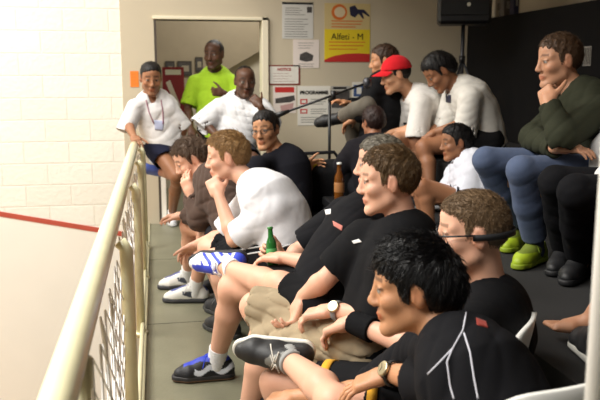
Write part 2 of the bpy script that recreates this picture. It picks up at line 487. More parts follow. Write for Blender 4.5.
        fp, sv = finger_prims(wr+nrm(d)*.01, d, n, S_, s*hn_.get('size',1.0), hn_.get('curl',(22,32,20)), hn_.get('spread',5), hn_.get('thumb',(.6,.75,.3)))
        tips[S_] = (wr, nrm(d), sv)
        if sp.get('nohand') != S_:
            Fh = Field(wr-.24*s, wr+.24*s, h); off = np.round((Fh.lo-Fl.lo)/h).astype(int); Fh.lo = Fl.lo+off*h
            for p_, k_ in fp: Fh.apply(p_, k_)
            a = np.maximum(off, 0); b = np.minimum(off+Fh.n, Fl.n)
            slb = tuple(slice(a[i], b[i]) for i in range(3)); slh = tuple(slice(a[i]-off[i], b[i]-off[i]) for i in range(3))
            Fl.d[slb] = smin(Fl.d[slb], Fh.d[slh], .006)
        tdef = an+pf*.15*s*A(1,1,0)
        td = resolve(sp['toe'+S_], an, .15*s, name) if 'toe'+S_ in sp else tdef
        J['toe'+S_] = td
        up = nrm(kn-an)
        fx = nrm(td-an); ff = Fr(an, fx, up)
        if 'toe'+S_ not in sp or abs(fx[2]) < .5 and an[2]-root.location[2] < .12: ff = Fr(an, nrm(fx*A(1,1,0)), A(0,0,1))
        ff = Fr(an - ff.z*.0, ff.x, ff.z); J['ff'+S_] = ff
        Fl.apply(ff.cone((-.035*s,0,-.05*s), (.0,0,-.01*s), .028*s, .032*s), .02)
        Fl.apply(ff.cone((.0,0,-.03*s), (.10*s,0,-.055*s), .032*s, .022*s), .02)
        if sp.get('barefoot') == S_:
            Fl.apply(ff.cone((.08*s,.018*s,-.055*s), (.125*s,.018*s,-.06*s), .022*s, .017*s), .012)
            for i in range(5):
                sgn = -1 if S_ == 'L' else 1
                Fl.apply(ff.cone((.12*s,(.03-.015*i)*s*sgn,-.062*s), ((.162-.007*i)*s,(.031-.016*i)*s*sgn,-.064*s), (.0125-.0012*i)*s, (.0115-.0012*i)*s), .004)
    V, Q = Fl.mesh(1); del Fl
    C = np.tile(skin, (len(V), 1)); 
    C *= (1+.05*np.sin(V[:,0]*31+V[:,1]*27)*np.sin(V[:,2]*29+V[:,0]*13))[:,None]
    for S_ in 'LR':     # redder knuckles, knees and elbows
        for j, r, a in (('kn',.055,.22),('el',.04,.15)):
            w = np.exp(-((V-J[j+S_])**2).sum(1)/(r*r))[:,None]*a; C = C*(1-w)+w*skin*A(1.12,.78,.72)
    C = head_color(V, H, hs, C, skin, skin*A(*sp.get('lip',(.95,.70,.68))), A(*sp.get('brow',(.03,.02,.015))), sp.get('beard', 0))
    R.parts['body'] = mk('body', V, Q, skin_mat(), root, True, C)
    hm = sp.get('hmult', 1)
    # --- shirt
    t = sp.get('shirt')
    if t:
        z0 = lo.copy(); z1 = hi.copy()
        G = Field(z0, z1, max(h, .006)); lz = t.get('loose', .014); seed = t.get('seed', 3)
        hem = t.get('hem', -.10)
        e0 = (tors[0][1]*s+lz+t.get('flare',.0), tors[0][2]*s+lz+t.get('flare',.0)+belly*.5)
        G.apply(econe(st(0)+u*hem*s, st(.22), pl, e0, (tors[1][1]*s+lz, tors[1][2]*s+lz), cuts=[(st(0)+u*(hem+.0)*s, -u)]), .04)
        for (ta, al, af), (tb, bl, bf) in list(zip(tors, tors[1:]))[1:]:
            G.apply(econe(st(ta), st(tb), cl if ta > .4 else pl, (al*s+lz, af*s+lz), (bl*s+lz, bf*s+lz)), .05)
        for S_, sg in (('L',1),('R',-1)):
            sh, el, wr = J['sh'+S_], J['el'+S_], J['wr'+S_]
            G.apply(cone(nb, sh-cl*sg*.02, .052*s, (.047*s+lz*.6)), .05)
            if t['sleeve'] == 'long':
                fc = t.get('cuff', .97)
                G.apply(cone(sh, el, .054*s+lz, .043*s+lz), .04); e2 = el+(wr-el)*fc
                G.apply(cone(el, e2, .044*s+lz, .033*s+lz*.6, cuts=[(e2, nrm(wr-el))]), .02)
                G.apply(cone(el+(wr-el)*(fc-.12), wr+(wr-el)*.2, .030*s+lz*.2, .028*s+lz*.4), .002, 's')
            else:
                f = t['sleeve']; ax = nrm(el-sh); e2 = sh+ax*f*.29*s; ro = .056*s*am+lz
                rb = ro*t.get('sflare', 1.0)
                G.apply(cone(sh, e2+ax*.0, ro, rb, cuts=[(e2, ax)]), .03)
                G.apply(cone(e2-ax*.05*s, e2+ax*.06*s, rb-.011, rb-.006), .002, 's')
        nd = nrm(npos-nb)
        rn = t.get('neckr', .062)*s
        if t.get('neck','crew') == 'crew':
            G.apply(cone(nb+nd*.012*s+cf*.012*s, nb+nd*.12*s+cf*.04*s, rn, rn+.03), .003, 's')
        else:
            G.apply(cone(nb+nd*.022*s, nb+nd*.12*s, rn, rn+.03), .003, 's')
            G.apply(cone(nb+cf*.075*s-u*.10*s, nb+cf*.075*s+nd*.06*s, .012*s, .045*s), .003, 's')
        am_ = t.get('fold', .0035)
        if am_: G.all(lambda d, x, y, z: d+np.where(np.abs(d) < .03, wrinkle(x, y, z, am_, t.get('ff', 26), seed), 0))
        V, Q = G.mesh(1)
        R.parts['shirt'] = mk(t.get('name','shirt'), V, Q, t.get('mat') or cloth(t['color']), root)
    # --- shorts / trousers
    t = sp.get('legs')
    if t:
        G = Field(lo, hi, max(h, .006)); lz = t.get('loose', .016)
        G.apply(econe(st(0)-u*.03*s, st(.16), pl, (.158*bw*s+lz*.5, .118*s+lz*.5), (.150*bw*s+lz*.4, .112*s+belly*.6+lz*.3), cuts=[(st(.16), u)]), .03)
        f = t['len']
        for S_ in 'LR':
            hp, kn, an = J['hip'+S_], J['kn'+S_], J['an'+S_]; ax = nrm(kn-hp); L = np.linalg.norm(kn-hp)
            r0, r1 = .090*s*lm+lz*.7, .056*s*lm+lz
            if f <= 1.0:
                rb = r0+(r1-r0)*f; e2 = hp+ax*L*f
                G.apply(cone(hp, e2, r0, rb*t.get('flare',1.06), cuts=[(e2, ax)]), .03)
                G.apply(cone(e2-ax*.06*s, e2+ax*.06*s, rb*t.get('flare',1.06)-.011, rb*1.05), .002, 's')
            else:
                G.apply(cone(hp, kn, r0, r1), .03)
                cuff = t.get('cuffr', .052)*s+lz*.5; e2 = kn+(an-kn)*(f-1); a2 = nrm(an-kn)
                G.apply(cone(kn, kn+(e2-kn)*.5, r1, (.058*s*lm+lz)), .02)
                G.apply(cone(kn+(e2-kn)*.5, e2, .058*s*lm+lz, cuff, cuts=[(e2, a2)]), .02)
                G.apply(cone(e2-a2*.05, e2+a2*.05, cuff-.011, cuff-.004), .002, 's')
        am_ = t.get('fold', .0035)
        if am_: G.all(lambda d, x, y, z: d+np.where(np.abs(d) < .03, wrinkle(x, y, z, am_, t.get('ff', 24), t.get('seed', 5)), 0))
        V, Q = G.mesh(1)
        R.parts['legs'] = mk(t['name'], V, Q, t.get('mat') or cloth(t['color']), root)
        if 'stripe' in t:      # contrasting bands round the hem
            for fr_, w_, colr in t['stripe']:
                for S_ in 'LR':
                    mb = MB()
                    hp, kn = J['hip'+S_], J['kn'+S_]; ax = nrm(kn-hp); L = np.linalg.norm(kn-hp)
                    r0, r1 = .090*s*lm+lz*.7, .058*s*lm+lz; c = hp+ax*L*fr_; rb = (r0+(r1-r0)*fr_)*1.05+.006
                    g = Fr(c, ax, A(0,0,1) if abs(ax[2]) < .9 else A(1,0,0)); n_ = 28; v = []
                    for dx in (-w_/2, w_/2):
                        for kk in range(n_): v.append(g.w(dx, rb*math.cos(2*math.pi*kk/n_), rb*math.sin(2*math.pi*kk/n_)))
                    for dx in (-w_/2, w_/2):
                        for kk in range(n_): v.append(g.w(dx, (rb-.006)*math.cos(2*math.pi*kk/n_), (rb-.006)*math.sin(2*math.pi*kk/n_)))
                    fcs = []
                    for kk in range(n_):
                        k2 = (kk+1)%n_
                        fcs += [(kk,k2,n_+k2,n_+kk),(2*n_+kk,3*n_+kk,3*n_+k2,2*n_+k2),(kk,2*n_+kk,2*n_+k2,k2),(n_+kk,n_+k2,3*n_+k2,3*n_+kk)]
                    mb.add(v, fcs); mb.build('hem_band', cloth(colr), R.parts['legs'], True)
                pass
    # --- hair
    t = sp.get('hair')
    if t:
        hb = max(h*.8, .004); R0 = .17*hs
        G = Field(H.w(-.01*hs,0,.02*hs)-R0, H.w(-.01*hs,0,.02*hs)+R0, hb)
        th = t.get('thick', .014); S = lambda *v: tuple(q*hs for q in v)
        G.apply(H.ell(S(-.014,0,.034), tuple((q+th)*hs for q in (.094,.074,.088))), 0)
        if t.get('top'): G.apply(H.ell(S(t.get('topx',-.0),0,.075), S(.088,.07,.05+t['top'])), .02*hs)
        if t.get('back'): G.apply(H.ell(S(-.06,0,.0), S(.06+t['back'],.07,.075)), .03*hs)
        fx = t.get('line') or [(-.14,-.062),(-.06,-.062),(-.040,-.03),(-.026,.012),(-.008,.040),(.006,.034),(.012,-.012),(.026,-.010),(.034,.045),(.06,.068),(.085,.078),(.13,.085)]
        X_ = np.array([q[0] for q in fx]); Z_ = np.array([q[1] for q in fx]); rec = t.get('recede', 0)
        am_ = t.get('rough', .003)
        def cutf(x, y, z):
            x, y, z = np.broadcast_arrays(x/hs, y/hs, z/hs)
            zl = np.interp(x, X_, Z_) + rec*np.clip((np.abs(y)-.02)/.03, 0, 1)*(x > .03)
            nz = am_*(np.sin(90*x+60*y+3*np.sin(40*z))+np.sin(150*y+70*z+3*np.sin(50*x))+np.sin(210*x-160*y+120*z))
            return np.maximum((zl-z)*.75*hs+nz*.6*hs, -1)
        G.apply(H.func(cutf, (0,0,0), .25*hs), 0, 'i')
        def nz(d, x, y, z):
            gx, gy, gz = H.grid(x, y, z)
            q = np.sin(170*gx+90*gy+60*gz+4*np.sin(50*gy))+np.sin(240*gy+130*gz+4*np.sin(60*gx))+np.sin(330*gx-200*gy+150*gz)
            return d+am_*.4*hs*q
        G.all(nz)
        V, Q = G.mesh(1)
        hc = t['color']
        if t.get('strands'):
            N = t['strands']; ctr = V[Q].mean(1); a = V[Q[:,2]]-V[Q[:,0]]; b = V[Q[:,3]]-V[Q[:,1]]; nn = np.cross(a, b); nn /= (np.linalg.norm(nn,axis=1)+1e-12)[:,None]
            rg = np.random.default_rng(len(V)); ids = rg.choice(len(Q), N); g = H.loc(ctr)/hs
            L = t.get('slen', .025)*hs; w = t.get('sw', .0012)
            p0 = ctr[ids]; n0 = nn[ids]; g0 = g[ids]
            out = n0@H.R
            ok = (out*(g0-A(-.014,0,.03))).sum(1) > 0; p0, n0, g0 = p0[ok], n0[ok], g0[ok]; n_ = len(p0)
            crown = A(-.07,0,.11)
            flow = np.where((g0[:,2:3] > .085), A(1,.0,-.1), A(.15,0,-1)) + .5*nrm_rows(g0-crown)*A(1,1,1) + np.array(t.get('comb',(0,0,0)))
            flow = flow + rg.normal(size=flow.shape)*t.get('mess', .35)
            fw = flow@H.R.T; fw = fw-n0*((fw*n0).sum(1))[:,None]; fw = fw/(np.linalg.norm(fw,axis=1)+1e-9)[:,None]
            lift = t.get('lift', .35)
            Ls = L*rg.uniform(.6,1.2,(n_,1))
            ge = H.loc(p0+Ls*(fw+n0*lift*.55))/hs
            keep = (ge[:,2] > np.interp(ge[:,0], X_, Z_)-.004) | (np.abs(ge[:,1]) < .0)
            p0, n0, fw, Ls = p0[keep], n0[keep], fw[keep], Ls[keep]; n_ = len(p0); side = np.cross(n0, fw)
            pts = [p0-n0*.002, p0+Ls*.5*(fw+n0*lift), p0+Ls*(fw+n0*lift*.55)]
            vv = []; qq = []
            base = len(V)
            for k_, p_ in enumerate(pts):
                ww = w*(1,.85,.15)[k_]
                vv += [p_-side*ww, p_+n0*ww*.9, p_+side*ww]
            VV = np.stack(vv, 1).reshape(-1, 3)
            i0 = base+np.arange(n_)*9
            for k_ in (0,1):
                for j_ in (0,1,2):
                    j2 = (j_+1)%3
                    qq.append(np.stack([i0+3*k_+j_, i0+3*k_+j2, i0+3*k_+3+j2, i0+3*k_+3+j_], 1))
            V = np.concatenate([V, VV]); Q = np.concatenate([Q]+qq)
        m = mat('hair_%d_%d_%d' % tuple(hc), srgb(*hc), t.get('gloss', .5), bump=.3, bscale=260, vary=.35, vscale=90, spec=.35)
        C = None
        if 'grey' in t:
            m = mat('hair_attr_%d' % hc[0], (0,0,0), .55, bump=.3, bscale=260, vary=.25, vscale=120, attr=True, spec=.3)
            C = np.tile(A(*srgb(*hc)), (len(V),1)); g = H.loc(V)/hs; gm = t['grey'](g[:,0], g[:,1], g[:,2])[:,None]
            C = C*(1-gm)+gm*A(*srgb(*t['greycol']))
        R.parts['hair'] = mk('hair', V, Q, m, root, True, C)
    # --- feet
    for S_ in 'LR':
        t = sp.get('shoe'+S_, sp.get('shoe'))
        if t: shoe(R, S_, t, max(h*.75, .004))
    R.tips = tips
    return R
def nrm_rows(v): return v/(np.linalg.norm(v,axis=1)+1e-9)[:,None]

def shoe(R, S_, t, h):
    s = R.s*t.get('size', 1.0); ff = R.J['ff'+S_]; root = R.root; sg = 1 if S_ == 'L' else -1
    fr = Fr(ff.w(0,0,-.085*R.s+.0), ff.x, ff.z)   # ground point under the ankle
    o = fr.w(.05,0,.05)
    if t.get('sock'):
        G = Field(ff.o-.2*s, ff.o+.2*s, h); up = nrm(R.J['kn'+S_]-R.J['an'+S_]); L = t.get('sockh', .07)
        e2 = ff.o+up*L*s
        G.apply(cone(ff.w(0,0,-.03*s), e2, .042*s, .044*s, cuts=[(e2, up)]), .01)
        G.all(lambda d, x, y, z: d+.0015*np.sin(((x-ff.o[0])*up[0]+(y-ff.o[1])*up[1]+(z-ff.o[2])*up[2])*420))
        V, Q = G.mesh(0); mk('sock', V, Q, cloth(t['sock']), root)
    G = Field(o-.24*s, o+.24*s, h)
    bend = .006*sg*-1
    th = .030*s
    G.apply(fr.cone((-.050*s,0,.052*s), (-.035*s,0,.075*s), .036*s, .036*s), .01)
    G.apply(fr.cone((-.045*s,0,.030*s), (.05*s,bend,.030*s), .037*s, .038*s), .02)
    G.apply(fr.cone((.05*s,bend,.030*s), (.125*s,bend*1.5,.030*s), .040*s, .043*s), .02)
    G.apply(fr.cone((.125*s,bend*1.5,.030*s), (.168*s,bend,.028*s), .043*s, .030*s), .02)
    G.apply(fr.cone((.0,0,.085*s), (.07*s,0,.060*s), .042*s, .036*s), .02)
    G.apply(fr.cone((.07*s,0,.060*s), (.14*s,0,.038*s), .036*s, .028*s), .02)
    top = fr.w(-.01*s,0,.108*s); tn = nrm(fr.z*.95-fr.x*.12)
    G.all(lambda d, x, y, z: np.maximum(np.maximum(d, (x-top[0])*tn[0]+(y-top[1])*tn[1]+(z-top[2])*tn[2]), -((x-fr.o[0])*fr.z[0]+(y-fr.o[1])*fr.z[1]+(z-fr.o[2])*fr.z[2]-.022*s)))
    G.apply(cone(fr.w(-.012*s,0,.07*s), fr.w(-.012*s,0,.14*s), .034*s, .038*s), .003, 's')
    V, Q = G.mesh(1); g = fr.loc(V)/s; x, y, z = g.T
    C = np.tile(A(*srgb(*t['color'])), (len(V),1))
    if 'pattern' in t: t['pattern'](C, x, y, z)
    m = mat('shoe_upper', (0,0,0), .55, bump=.1, bscale=300, attr=True)
    up_ = mk('shoe', V, Q, m, root, True, C)
    # sole
    G = Field(o-.24*s, o+.24*s, h); e = t.get('rim', .005)*s
    for a, b, ra, rb in (((-.046,0),(.05,bend/s),.038,.039),((.05,bend/s),(.125,bend*1.5/s),.039,.044),((.125,bend*1.5/s),(.170,bend/s),.044,.032)):
        def f(lx, ly, lz, a=a, b=b, ra=ra, rb=rb):
            ax, ay, bx, by = a[0]*s, a[1]*s, b[0]*s, b[1]*s; L2 = (bx-ax)**2+(by-ay)**2
            tt = np.clip(((lx-ax)*(bx-ax)+(ly-ay)*(by-ay))/L2, 0, 1)
            d2 = np.sqrt((lx-ax-tt*(bx-ax))**2+(ly-ay-tt*(by-ay))**2)-(ra+(rb-ra)*tt)*s-e
            hz = .5*t.get('solet', .026)*s
            dz = np.abs(lz-hz)-hz; r = .006*s
            q0, q1 = d2+r, dz+r
            return np.sqrt(np.maximum(q0,0)**2+np.maximum(q1,0)**2)+np.minimum(np.maximum(q0,q1),0)-r
        G.apply(fr.func(f, (.05*s,0,.02*s), .2*s), 0)
    V, Q = G.mesh(1); g = fr.loc(V)/s
    C = np.tile(A(*srgb(*t.get('sole',(230,230,225)))), (len(V),1))
    if 'tread' in t: C[g[:,2] < .009] = A(*srgb(*t['tread']))
    mk('sole', V, Q, mat('shoe_sole', (0,0,0), .6, attr=True), up_, True, C)
    if t.get('lace'):
        mb = MB(); cs = []
        for i in range(5):
            x0 = .040+.019*i; wd = .023-.001*i; zt = lambda xx, yy: float(np.interp(xx, [.03,.06,.08,.10,.13],[.1135,.1025,.0935,.0845,.071]))-.034+math.sqrt(max(0,.034**2-yy*yy))
            for q in (1,-1):
                pts = [fr.w((x0+.018*(k/6))*s, q*wd*(1-2*k/6)*s, (zt(x0+.018*k/6, wd*(1-2*k/6))+.001)*s) for k in range(7)]
                mb.tube(pts, .0028*s, 6)
        for q in (1,-1):
            pts = [fr.w((.04-.012*math.sin(math.pi*k/8))*s, q*(.004+.034*math.sin(math.pi*k/8))*s, (.114-.016*k/8)*s) for k in range(9)]; mb.tube(pts, .0026*s, 6)
            pts = [fr.w((.042+.02*k/6)*s, q*(.006+.042*(k/6))*s, (.113-.050*(k/6)**1.6)*s) for k in range(7)]; mb.tube(pts, .0026*s, 6)
        mb.build('lace', cloth(t['lace']), up_, True)
def watch(R, S_, band=(25,25,25), face=(225,225,215), metal=(150,150,150), r=.031, up=None):
    wr = R.J['wr'+S_]; el = R.J['el'+S_]; d = nrm(wr-el); c = wr-d*.022
    up = nrm(up-d*(up@d)); g = Fr(c, d, up)
    mb = MB(); n = 24; v = []; f = []
    for (dx, rr) in ((-.010,r),(.010,r),(.010,r+.003),(-.010,r+.003)):
        for k in range(n): v.append(g.w(dx, rr*math.cos(2*math.pi*k/n), rr*math.sin(2*math.pi*k/n)))
    for a in range(4):
        for k in range(n): f.append((a*n+k, a*n+(k+1)%n, ((a+1)%4)*n+(k+1)%n, ((a+1)%4)*n+k))
    mb.add(v, f); w = mb.build('watch_strap', mat('watch_%d'%band[0], srgb(*band), .5), R.root, True)
    M_ = np.stack([g.x, g.y, g.z], 1)
    MB().lathe([(.0001,-.002),(.021,-.002),(.0225,.001),(.0225,.006),(.0205,.0085),(.0185,.0088)], g.w(0,0,r+.001), 28, M_).build('watch_case', mat('steel', srgb(*metal), .3, metal=.9), w, True)
    MB().lathe([(.0001,.0),(.0185,.0),(.0185,.0012),(.0001,.0013)], g.w(0,0,r+.0085), 28, M_).build('watch_dial', mat('dial_%d'%face[0], srgb(*face), .3), w, False)
    mh = MB(); 
    for ang, L in ((.6,.012),(2.6,.015)): mh.box((-.0008,0,0),(.0008,L,.0006), np.stack([g.x*math.cos(ang)-g.y*math.sin(ang), g.x*math.sin(ang)+g.y*math.cos(ang), g.z],1), g.w(0,0,r+.0101))
    mh.build('watch_hand', mat('ink', (.01,.01,.01), .4), w)
def patch(name, R_part, bvh, pts, m, parent, off=.002, th=.0015):
    """a small thin badge following the cloth under the pixel outline given as a grid (u,v)->px"""
    pass
def surf_tube(bvh, pix, r, n=6, sub=6, lift=.0):
    pts = []
    for (a, b) in zip(pix, pix[1:]):
        for k in range(sub):
            t = k/sub; h_, n_ = hit(bvh, a[0]+(b[0]-a[0])*t, a[1]+(b[1]-a[1])*t)
            if h_ is not None: pts.append(h_+n_*lift)
    h_, n_ = hit(bvh, *pix[-1])
    if h_ is not None: pts.append(h_+n_*lift)
    return pts
def badge(name, bvh, poly, m, parent, nx=8, ny=5, th=.0015):
    """thin stitched badge lying on the cloth; poly = 4 corners in photo pixels"""
    a, b, c, d = [A(*q) for q in poly]; v = []; ok = True
    for j in range(ny+1):
        for i in range(nx+1):
            u_, w_ = i/nx, j/ny; p = (a*(1-u_)+b*u_)*(1-w_)+(d*(1-u_)+c*u_)*w_
            h_, n_ = hit(bvh, *p)
            if h_ is None: return None
            v.append((h_, n_))
    V = [h_+n_*.0025 for h_, n_ in v]+[h_+n_*(.0025-th-.002) for h_, n_ in v]; N = (nx+1)*(ny+1); f = []
    for j in range(ny):
        for i in range(nx):
            q = j*(nx+1)+i; f.append((q,q+1,q+nx+2,q+nx+1)); f.append((N+q,N+q+nx+1,N+q+nx+2,N+q+1))
    ring = [i for i in range(nx+1)]+[j*(nx+1)+nx for j in range(1,ny+1)]+[ny*(nx+1)+i for i in range(nx-1,-1,-1)]+[j*(nx+1) for j in range(ny-1,0,-1)]
    for i in range(len(ring)): f.append((ring[i], N+ring[i], N+ring[(i+1)%len(ring)], ring[(i+1)%len(ring)]))
    return mk(name, V, f, m, parent, True)
# ---------------------------------------------------------------- the people, from the railing's near end to the far wall
L_ = (-1,0,0)
WHITE=(216,166,140); TAN=(188,136,100); BROWN=(156,108,78); DARK=(92,62,46)
def sneaker_blue(C,x,y,z):            # black toe, white wavy side, blue tongue
    C[:] = A(*srgb(24,24,30))
    w = (z > .040+.012*np.sin(x*60)) & (z < .066+.012*np.sin(x*60)) & (x < .10); C[w] = A(*srgb(215,220,230))
    b = (z > .062-.12*(x-.03)) & (np.abs(y) < .026) & (x > .02) & (x < .15); C[b] = A(*srgb(40,60,190))
    C[(z > .092)] = A(*srgb(50,70,195))
def sneaker_bright(C,x,y,z):
    C[:] = A(*srgb(235,238,242))
    w = (np.sin((x*1.0+z*.8)*150) > .1) & (x < .115) & (x > -.03); C[w] = A(*srgb(45,65,190))
    C[(x < -.045)] = A(*srgb(45,65,190)); C[(np.abs(y) < .02) & (z > .06) & (x > .03)] = A(*srgb(50,70,200))
def sneaker_white(C,x,y,z):
    w = (x > .015) & (x < .075) & (z < .075) & (z > .03+.4*(x-.015)); C[w] = A(*srgb(70,75,88))
    C[(np.abs(y) < .018) & (z > .07)] = A(*srgb(70,80,140))
def skate(C,x,y,z):
    C[:] = A(*srgb(26,26,28)); b = (z > .100) | ((np.abs(y) < .018) & (x > .02) & (x < .06) & (z > .08)); C[b] = A(*srgb(120,120,115))

R10 = person('dark polo', 'black-haired man in black polo shirt with white piping, wristwatch hand on his knee', dict(
    h=.0042, skin=TAN, head=(414,288,1.92), neck=(455,343,1.86), pelvis=(515,505,1.66), cf=(-.8,0,.6), pf=(-.85,0,.55), hf=(-1,-.10,.16), hs=1.02,
    shL=(486,376,1.74), elL=(434,382,1.93), wrL=(390,373,2.12), handL=dict(tip=(336,392,2.16), n=(-.25,-1,.1), curl=(12,20,12), spread=7),
    knL=(362,428,2.0), anL=('r',.12,-1,.1), shR=(424,352,2.18), elR=('r',-.45,-.7,.6), wrR=('r',-.9,-.2,.3), knR=('r',-.9,.02,.35), anR=('r',.1,-1,.05),
    shirt=dict(color=(22,22,25), sleeve=.92, neck='polo', loose=.014, fold=.004, hem=-.12, seed=4, sflare=1.12),
    legs=dict(name='shorts', color=(24,24,27), len=.85, stripe=[(.70,.035,(222,160,40))]), lip=(1.0,.62,.55), brow=(.012,.01,.009),
    hair=dict(color=(12,11,13), thick=.012, top=.016, back=.010, strands=6000, slen=.030, mess=.20, lift=.12, sw=.0013, gloss=.36, comb=(.25,0,0),
        line=[(-.14,-.072),(-.06,-.072),(-.040,-.05),(-.026,-.005),(-.008,.030),(.006,.030),(.012,-.030),(.030,-.022),(.04,.028),(.06,.040),(.085,.052),(.13,.062)]),
    shoe=dict(color=(40,40,44), sole=(220,220,215), sock=(230,230,228), lace=(220,220,220))))
R9 = person('black tee', 'man in black T-shirt with strapped sports glasses, hand on his crossed skate shoe', dict(
    h=.0048, skin=WHITE, head=(473,234,2.28), neck=(494,296,2.32), pelvis=(440,408,2.34), cf=(-.85,0,.5), pf=(-.9,0,.45), hf=(-1,-.08,.12), hs=1.03,
    belly=.02, bw=1.02, slouch=.06, wsh=.18,
    shL=(475,330,2.16), elL=(428,352,2.34), wrL=(352,322,2.56), handL=dict(tip=(312,336,2.66), n=(-.3,-1,.2), curl=(25,40,25)),
    knL=(336,403,2.28), anL=(288,360,2.58), toeL=(236,359,2.60), knR=(276,382,2.66), anR=('r',.1,-1,-.05), shR=(462,306,2.5), elR=(410,360,2.7), wrR=(360,350,2.75),
    shirt=dict(color=(20,20,22), sleeve=.75, loose=.02, fold=.004, hem=-.10, seed=8),
    legs=dict(name='shorts', color=(26,26,28), len=.74, stripe=[(.66,.03,(222,165,50))]),
    hair=dict(color=(112,90,66), thick=.004, top=.003, strands=7000, slen=.011, mess=.6, lift=.6, sw=.0009, rough=.0015, grey=lambda x,y,z: np.clip((.03-z)/.06,0,.55), greycol=(120,110,98)),
    brow=(.10,.06,.035),
    shoeL=dict(color=(26,26,28), pattern=skate, sole=(225,222,212), lace=(205,200,190), sock=(150,150,148), sockh=.035, solet=.024, rim=.006),
    shoeR=dict(color=(26,26,28), pattern=skate, sole=(225,222,212), lace=(205,200,190), sock=(150,150,148), sockh=.035)))
R8 = person('black tee khaki', 'brown-haired man in black T-shirt and khaki shorts with steel wristwatch', dict(
    h=.0052, skin=WHITE, head=(389,182,2.72), neck=(408,228,2.74), pelvis=(372,338,2.76), cf=(-.85,0,.5), pf=(-.85,0,.5), hf=(-1,-.06,.08), hs=1.0,
    belly=.012, bw=1.0, slouch=.05, wsh=.18,
    shL=(392,270,2.55), elL=(380,318,2.58), wrL=(333,310,2.70), handL=dict(tip=(290,317,2.76), n=(-.1,-1,.1), curl=(25,45,25)),
    shR=(364,240,2.78), elR=(326,279,2.80), wrR=(302,298,2.88), handR=dict(tip=(290,326,2.86), n=(-.6,-.5,-.3), curl=(35,50,30)),
    knL=(262,341,2.98), anL=(246,420,3.02), knR=(254,306,3.02), anR=(290,400,2.94),
    shirt=dict(color=(22,22,24), sleeve=.56, loose=.02, fold=.0045, hem=-.10, seed=11),
    legs=dict(name='shorts', color=(158,142,116), len=1.0, loose=.024, flare=1.02, fold=.009, ff=34),
    hair=dict(color=(98,76,50), thick=.007, top=.008, strands=6500, slen=.018, mess=.40, lift=.3, sw=.0011), brow=(.07,.045,.025),
    shoe=dict(color=(40,40,44), sole=(220,220,215), sock=(225,225,222), lace=(200,200,200))))
R7 = person('black tee blue shoes', 'man in black T-shirt and shorts with blue and white sneaker crossed on his knee', dict(
    h=.0056, skin=WHITE, head=(381,166,3.22), neck=(374,210,3.14), pelvis=(330,300,3.02), cf=(-.85,0,.5), pf=(-.85,0,.5), hf=(-1,-.02,.1), hs=1.0,
    belly=.05, bw=1.08, slouch=.04, wsh=.185, arm=1.04, legm=1.08,
    shL=(352,232,2.95), elL=(338,270,3.02), wrL=(286,258,3.18), handL=dict(tip=(243,256,3.30), n=(-.05,-1,.1), curl=(14,22,14)),
    shR=(345,215,3.35), elR=(300,250,3.4), wrR=(286,262,3.36), handR=dict(tip=(268,254,3.38), n=(-.3,.3,-1), curl=(55,70,40)),
    knL=(282,286,3.06), anL=(225,267,3.36), toeL=(186,271,3.42), knR=(232,288,3.32), anR=('z',216,360,.09), toeR=(182,378,3.5),
    shirt=dict(color=(24,24,27), sleeve=.78, loose=.022, fold=.004, hem=-.08, seed=21),
    legs=dict(name='shorts', color=(22,22,24), len=.72, loose=.03),
    hair=dict(color=(108,102,90), thick=.007, top=.007, strands=2500, slen=.016, mess=.4, lift=.3), brow=(.15,.12,.1),
    shoeL=dict(color=(235,238,242), pattern=sneaker_bright, sole=(30,30,36), tread=(22,22,24), lace=(235,235,240), sock=(235,235,235), sockh=.06),
    shoeR=dict(color=(24,24,30), pattern=sneaker_blue, sole=(40,38,40), tread=(120,88,66), lace=(60,80,205), sock=(232,232,235), sockh=.075)))
R6 = person('white tee', 'young fair-haired man in white T-shirt resting his chin on his fist', dict(
    h=.0058, skin=WHITE, head=(228,158,3.95), neck=(254,184,3.88), pelvis=(291,255,3.80), cf=(-.9,0,.35), pf=(-.9,0,.4), hf=(-1,-.12,.02), hs=1.06,
    slouch=.09, wsh=.17,
    shL=(272,212,3.70), elL=(234,240,3.80), wrL=(219,196,3.88), handL=dict(tip=(210,176,3.93), n=(-.2,.3,.9), curl=(70,85,50)),
    shR=(250,200,4.05), elR=(222,236,4.12), wrR=(198,244,4.2), handR=dict(tip=(178,256,4.3), n=(-.5,-.8,.1), curl=(30,40,25)),
    knL=(216,258,4.02), anL=('z',228,320,.09), toeL=(210,328,4.2), knR=(208,250,4.14), anR=('z',224,302,.09), toeR=(205,306,4.6),
    shirt=dict(color=(222,222,226), sleeve=.78, loose=.018, fold=.0032, hem=.03, seed=41, sflare=1.12),
    legs=dict(name='shorts', color=(20,20,23), len=.86, loose=.030),
    hair=dict(color=(150,116,74), thick=.009, top=.010, strands=5200, slen=.024, mess=.35, lift=.3, sw=.0012, comb=(.3,0,0)), brow=(.25,.15,.07),
    shoe=dict(color=(30,30,34), sole=(60,60,60), sock=(70,70,72), lace=(120,120,120))))
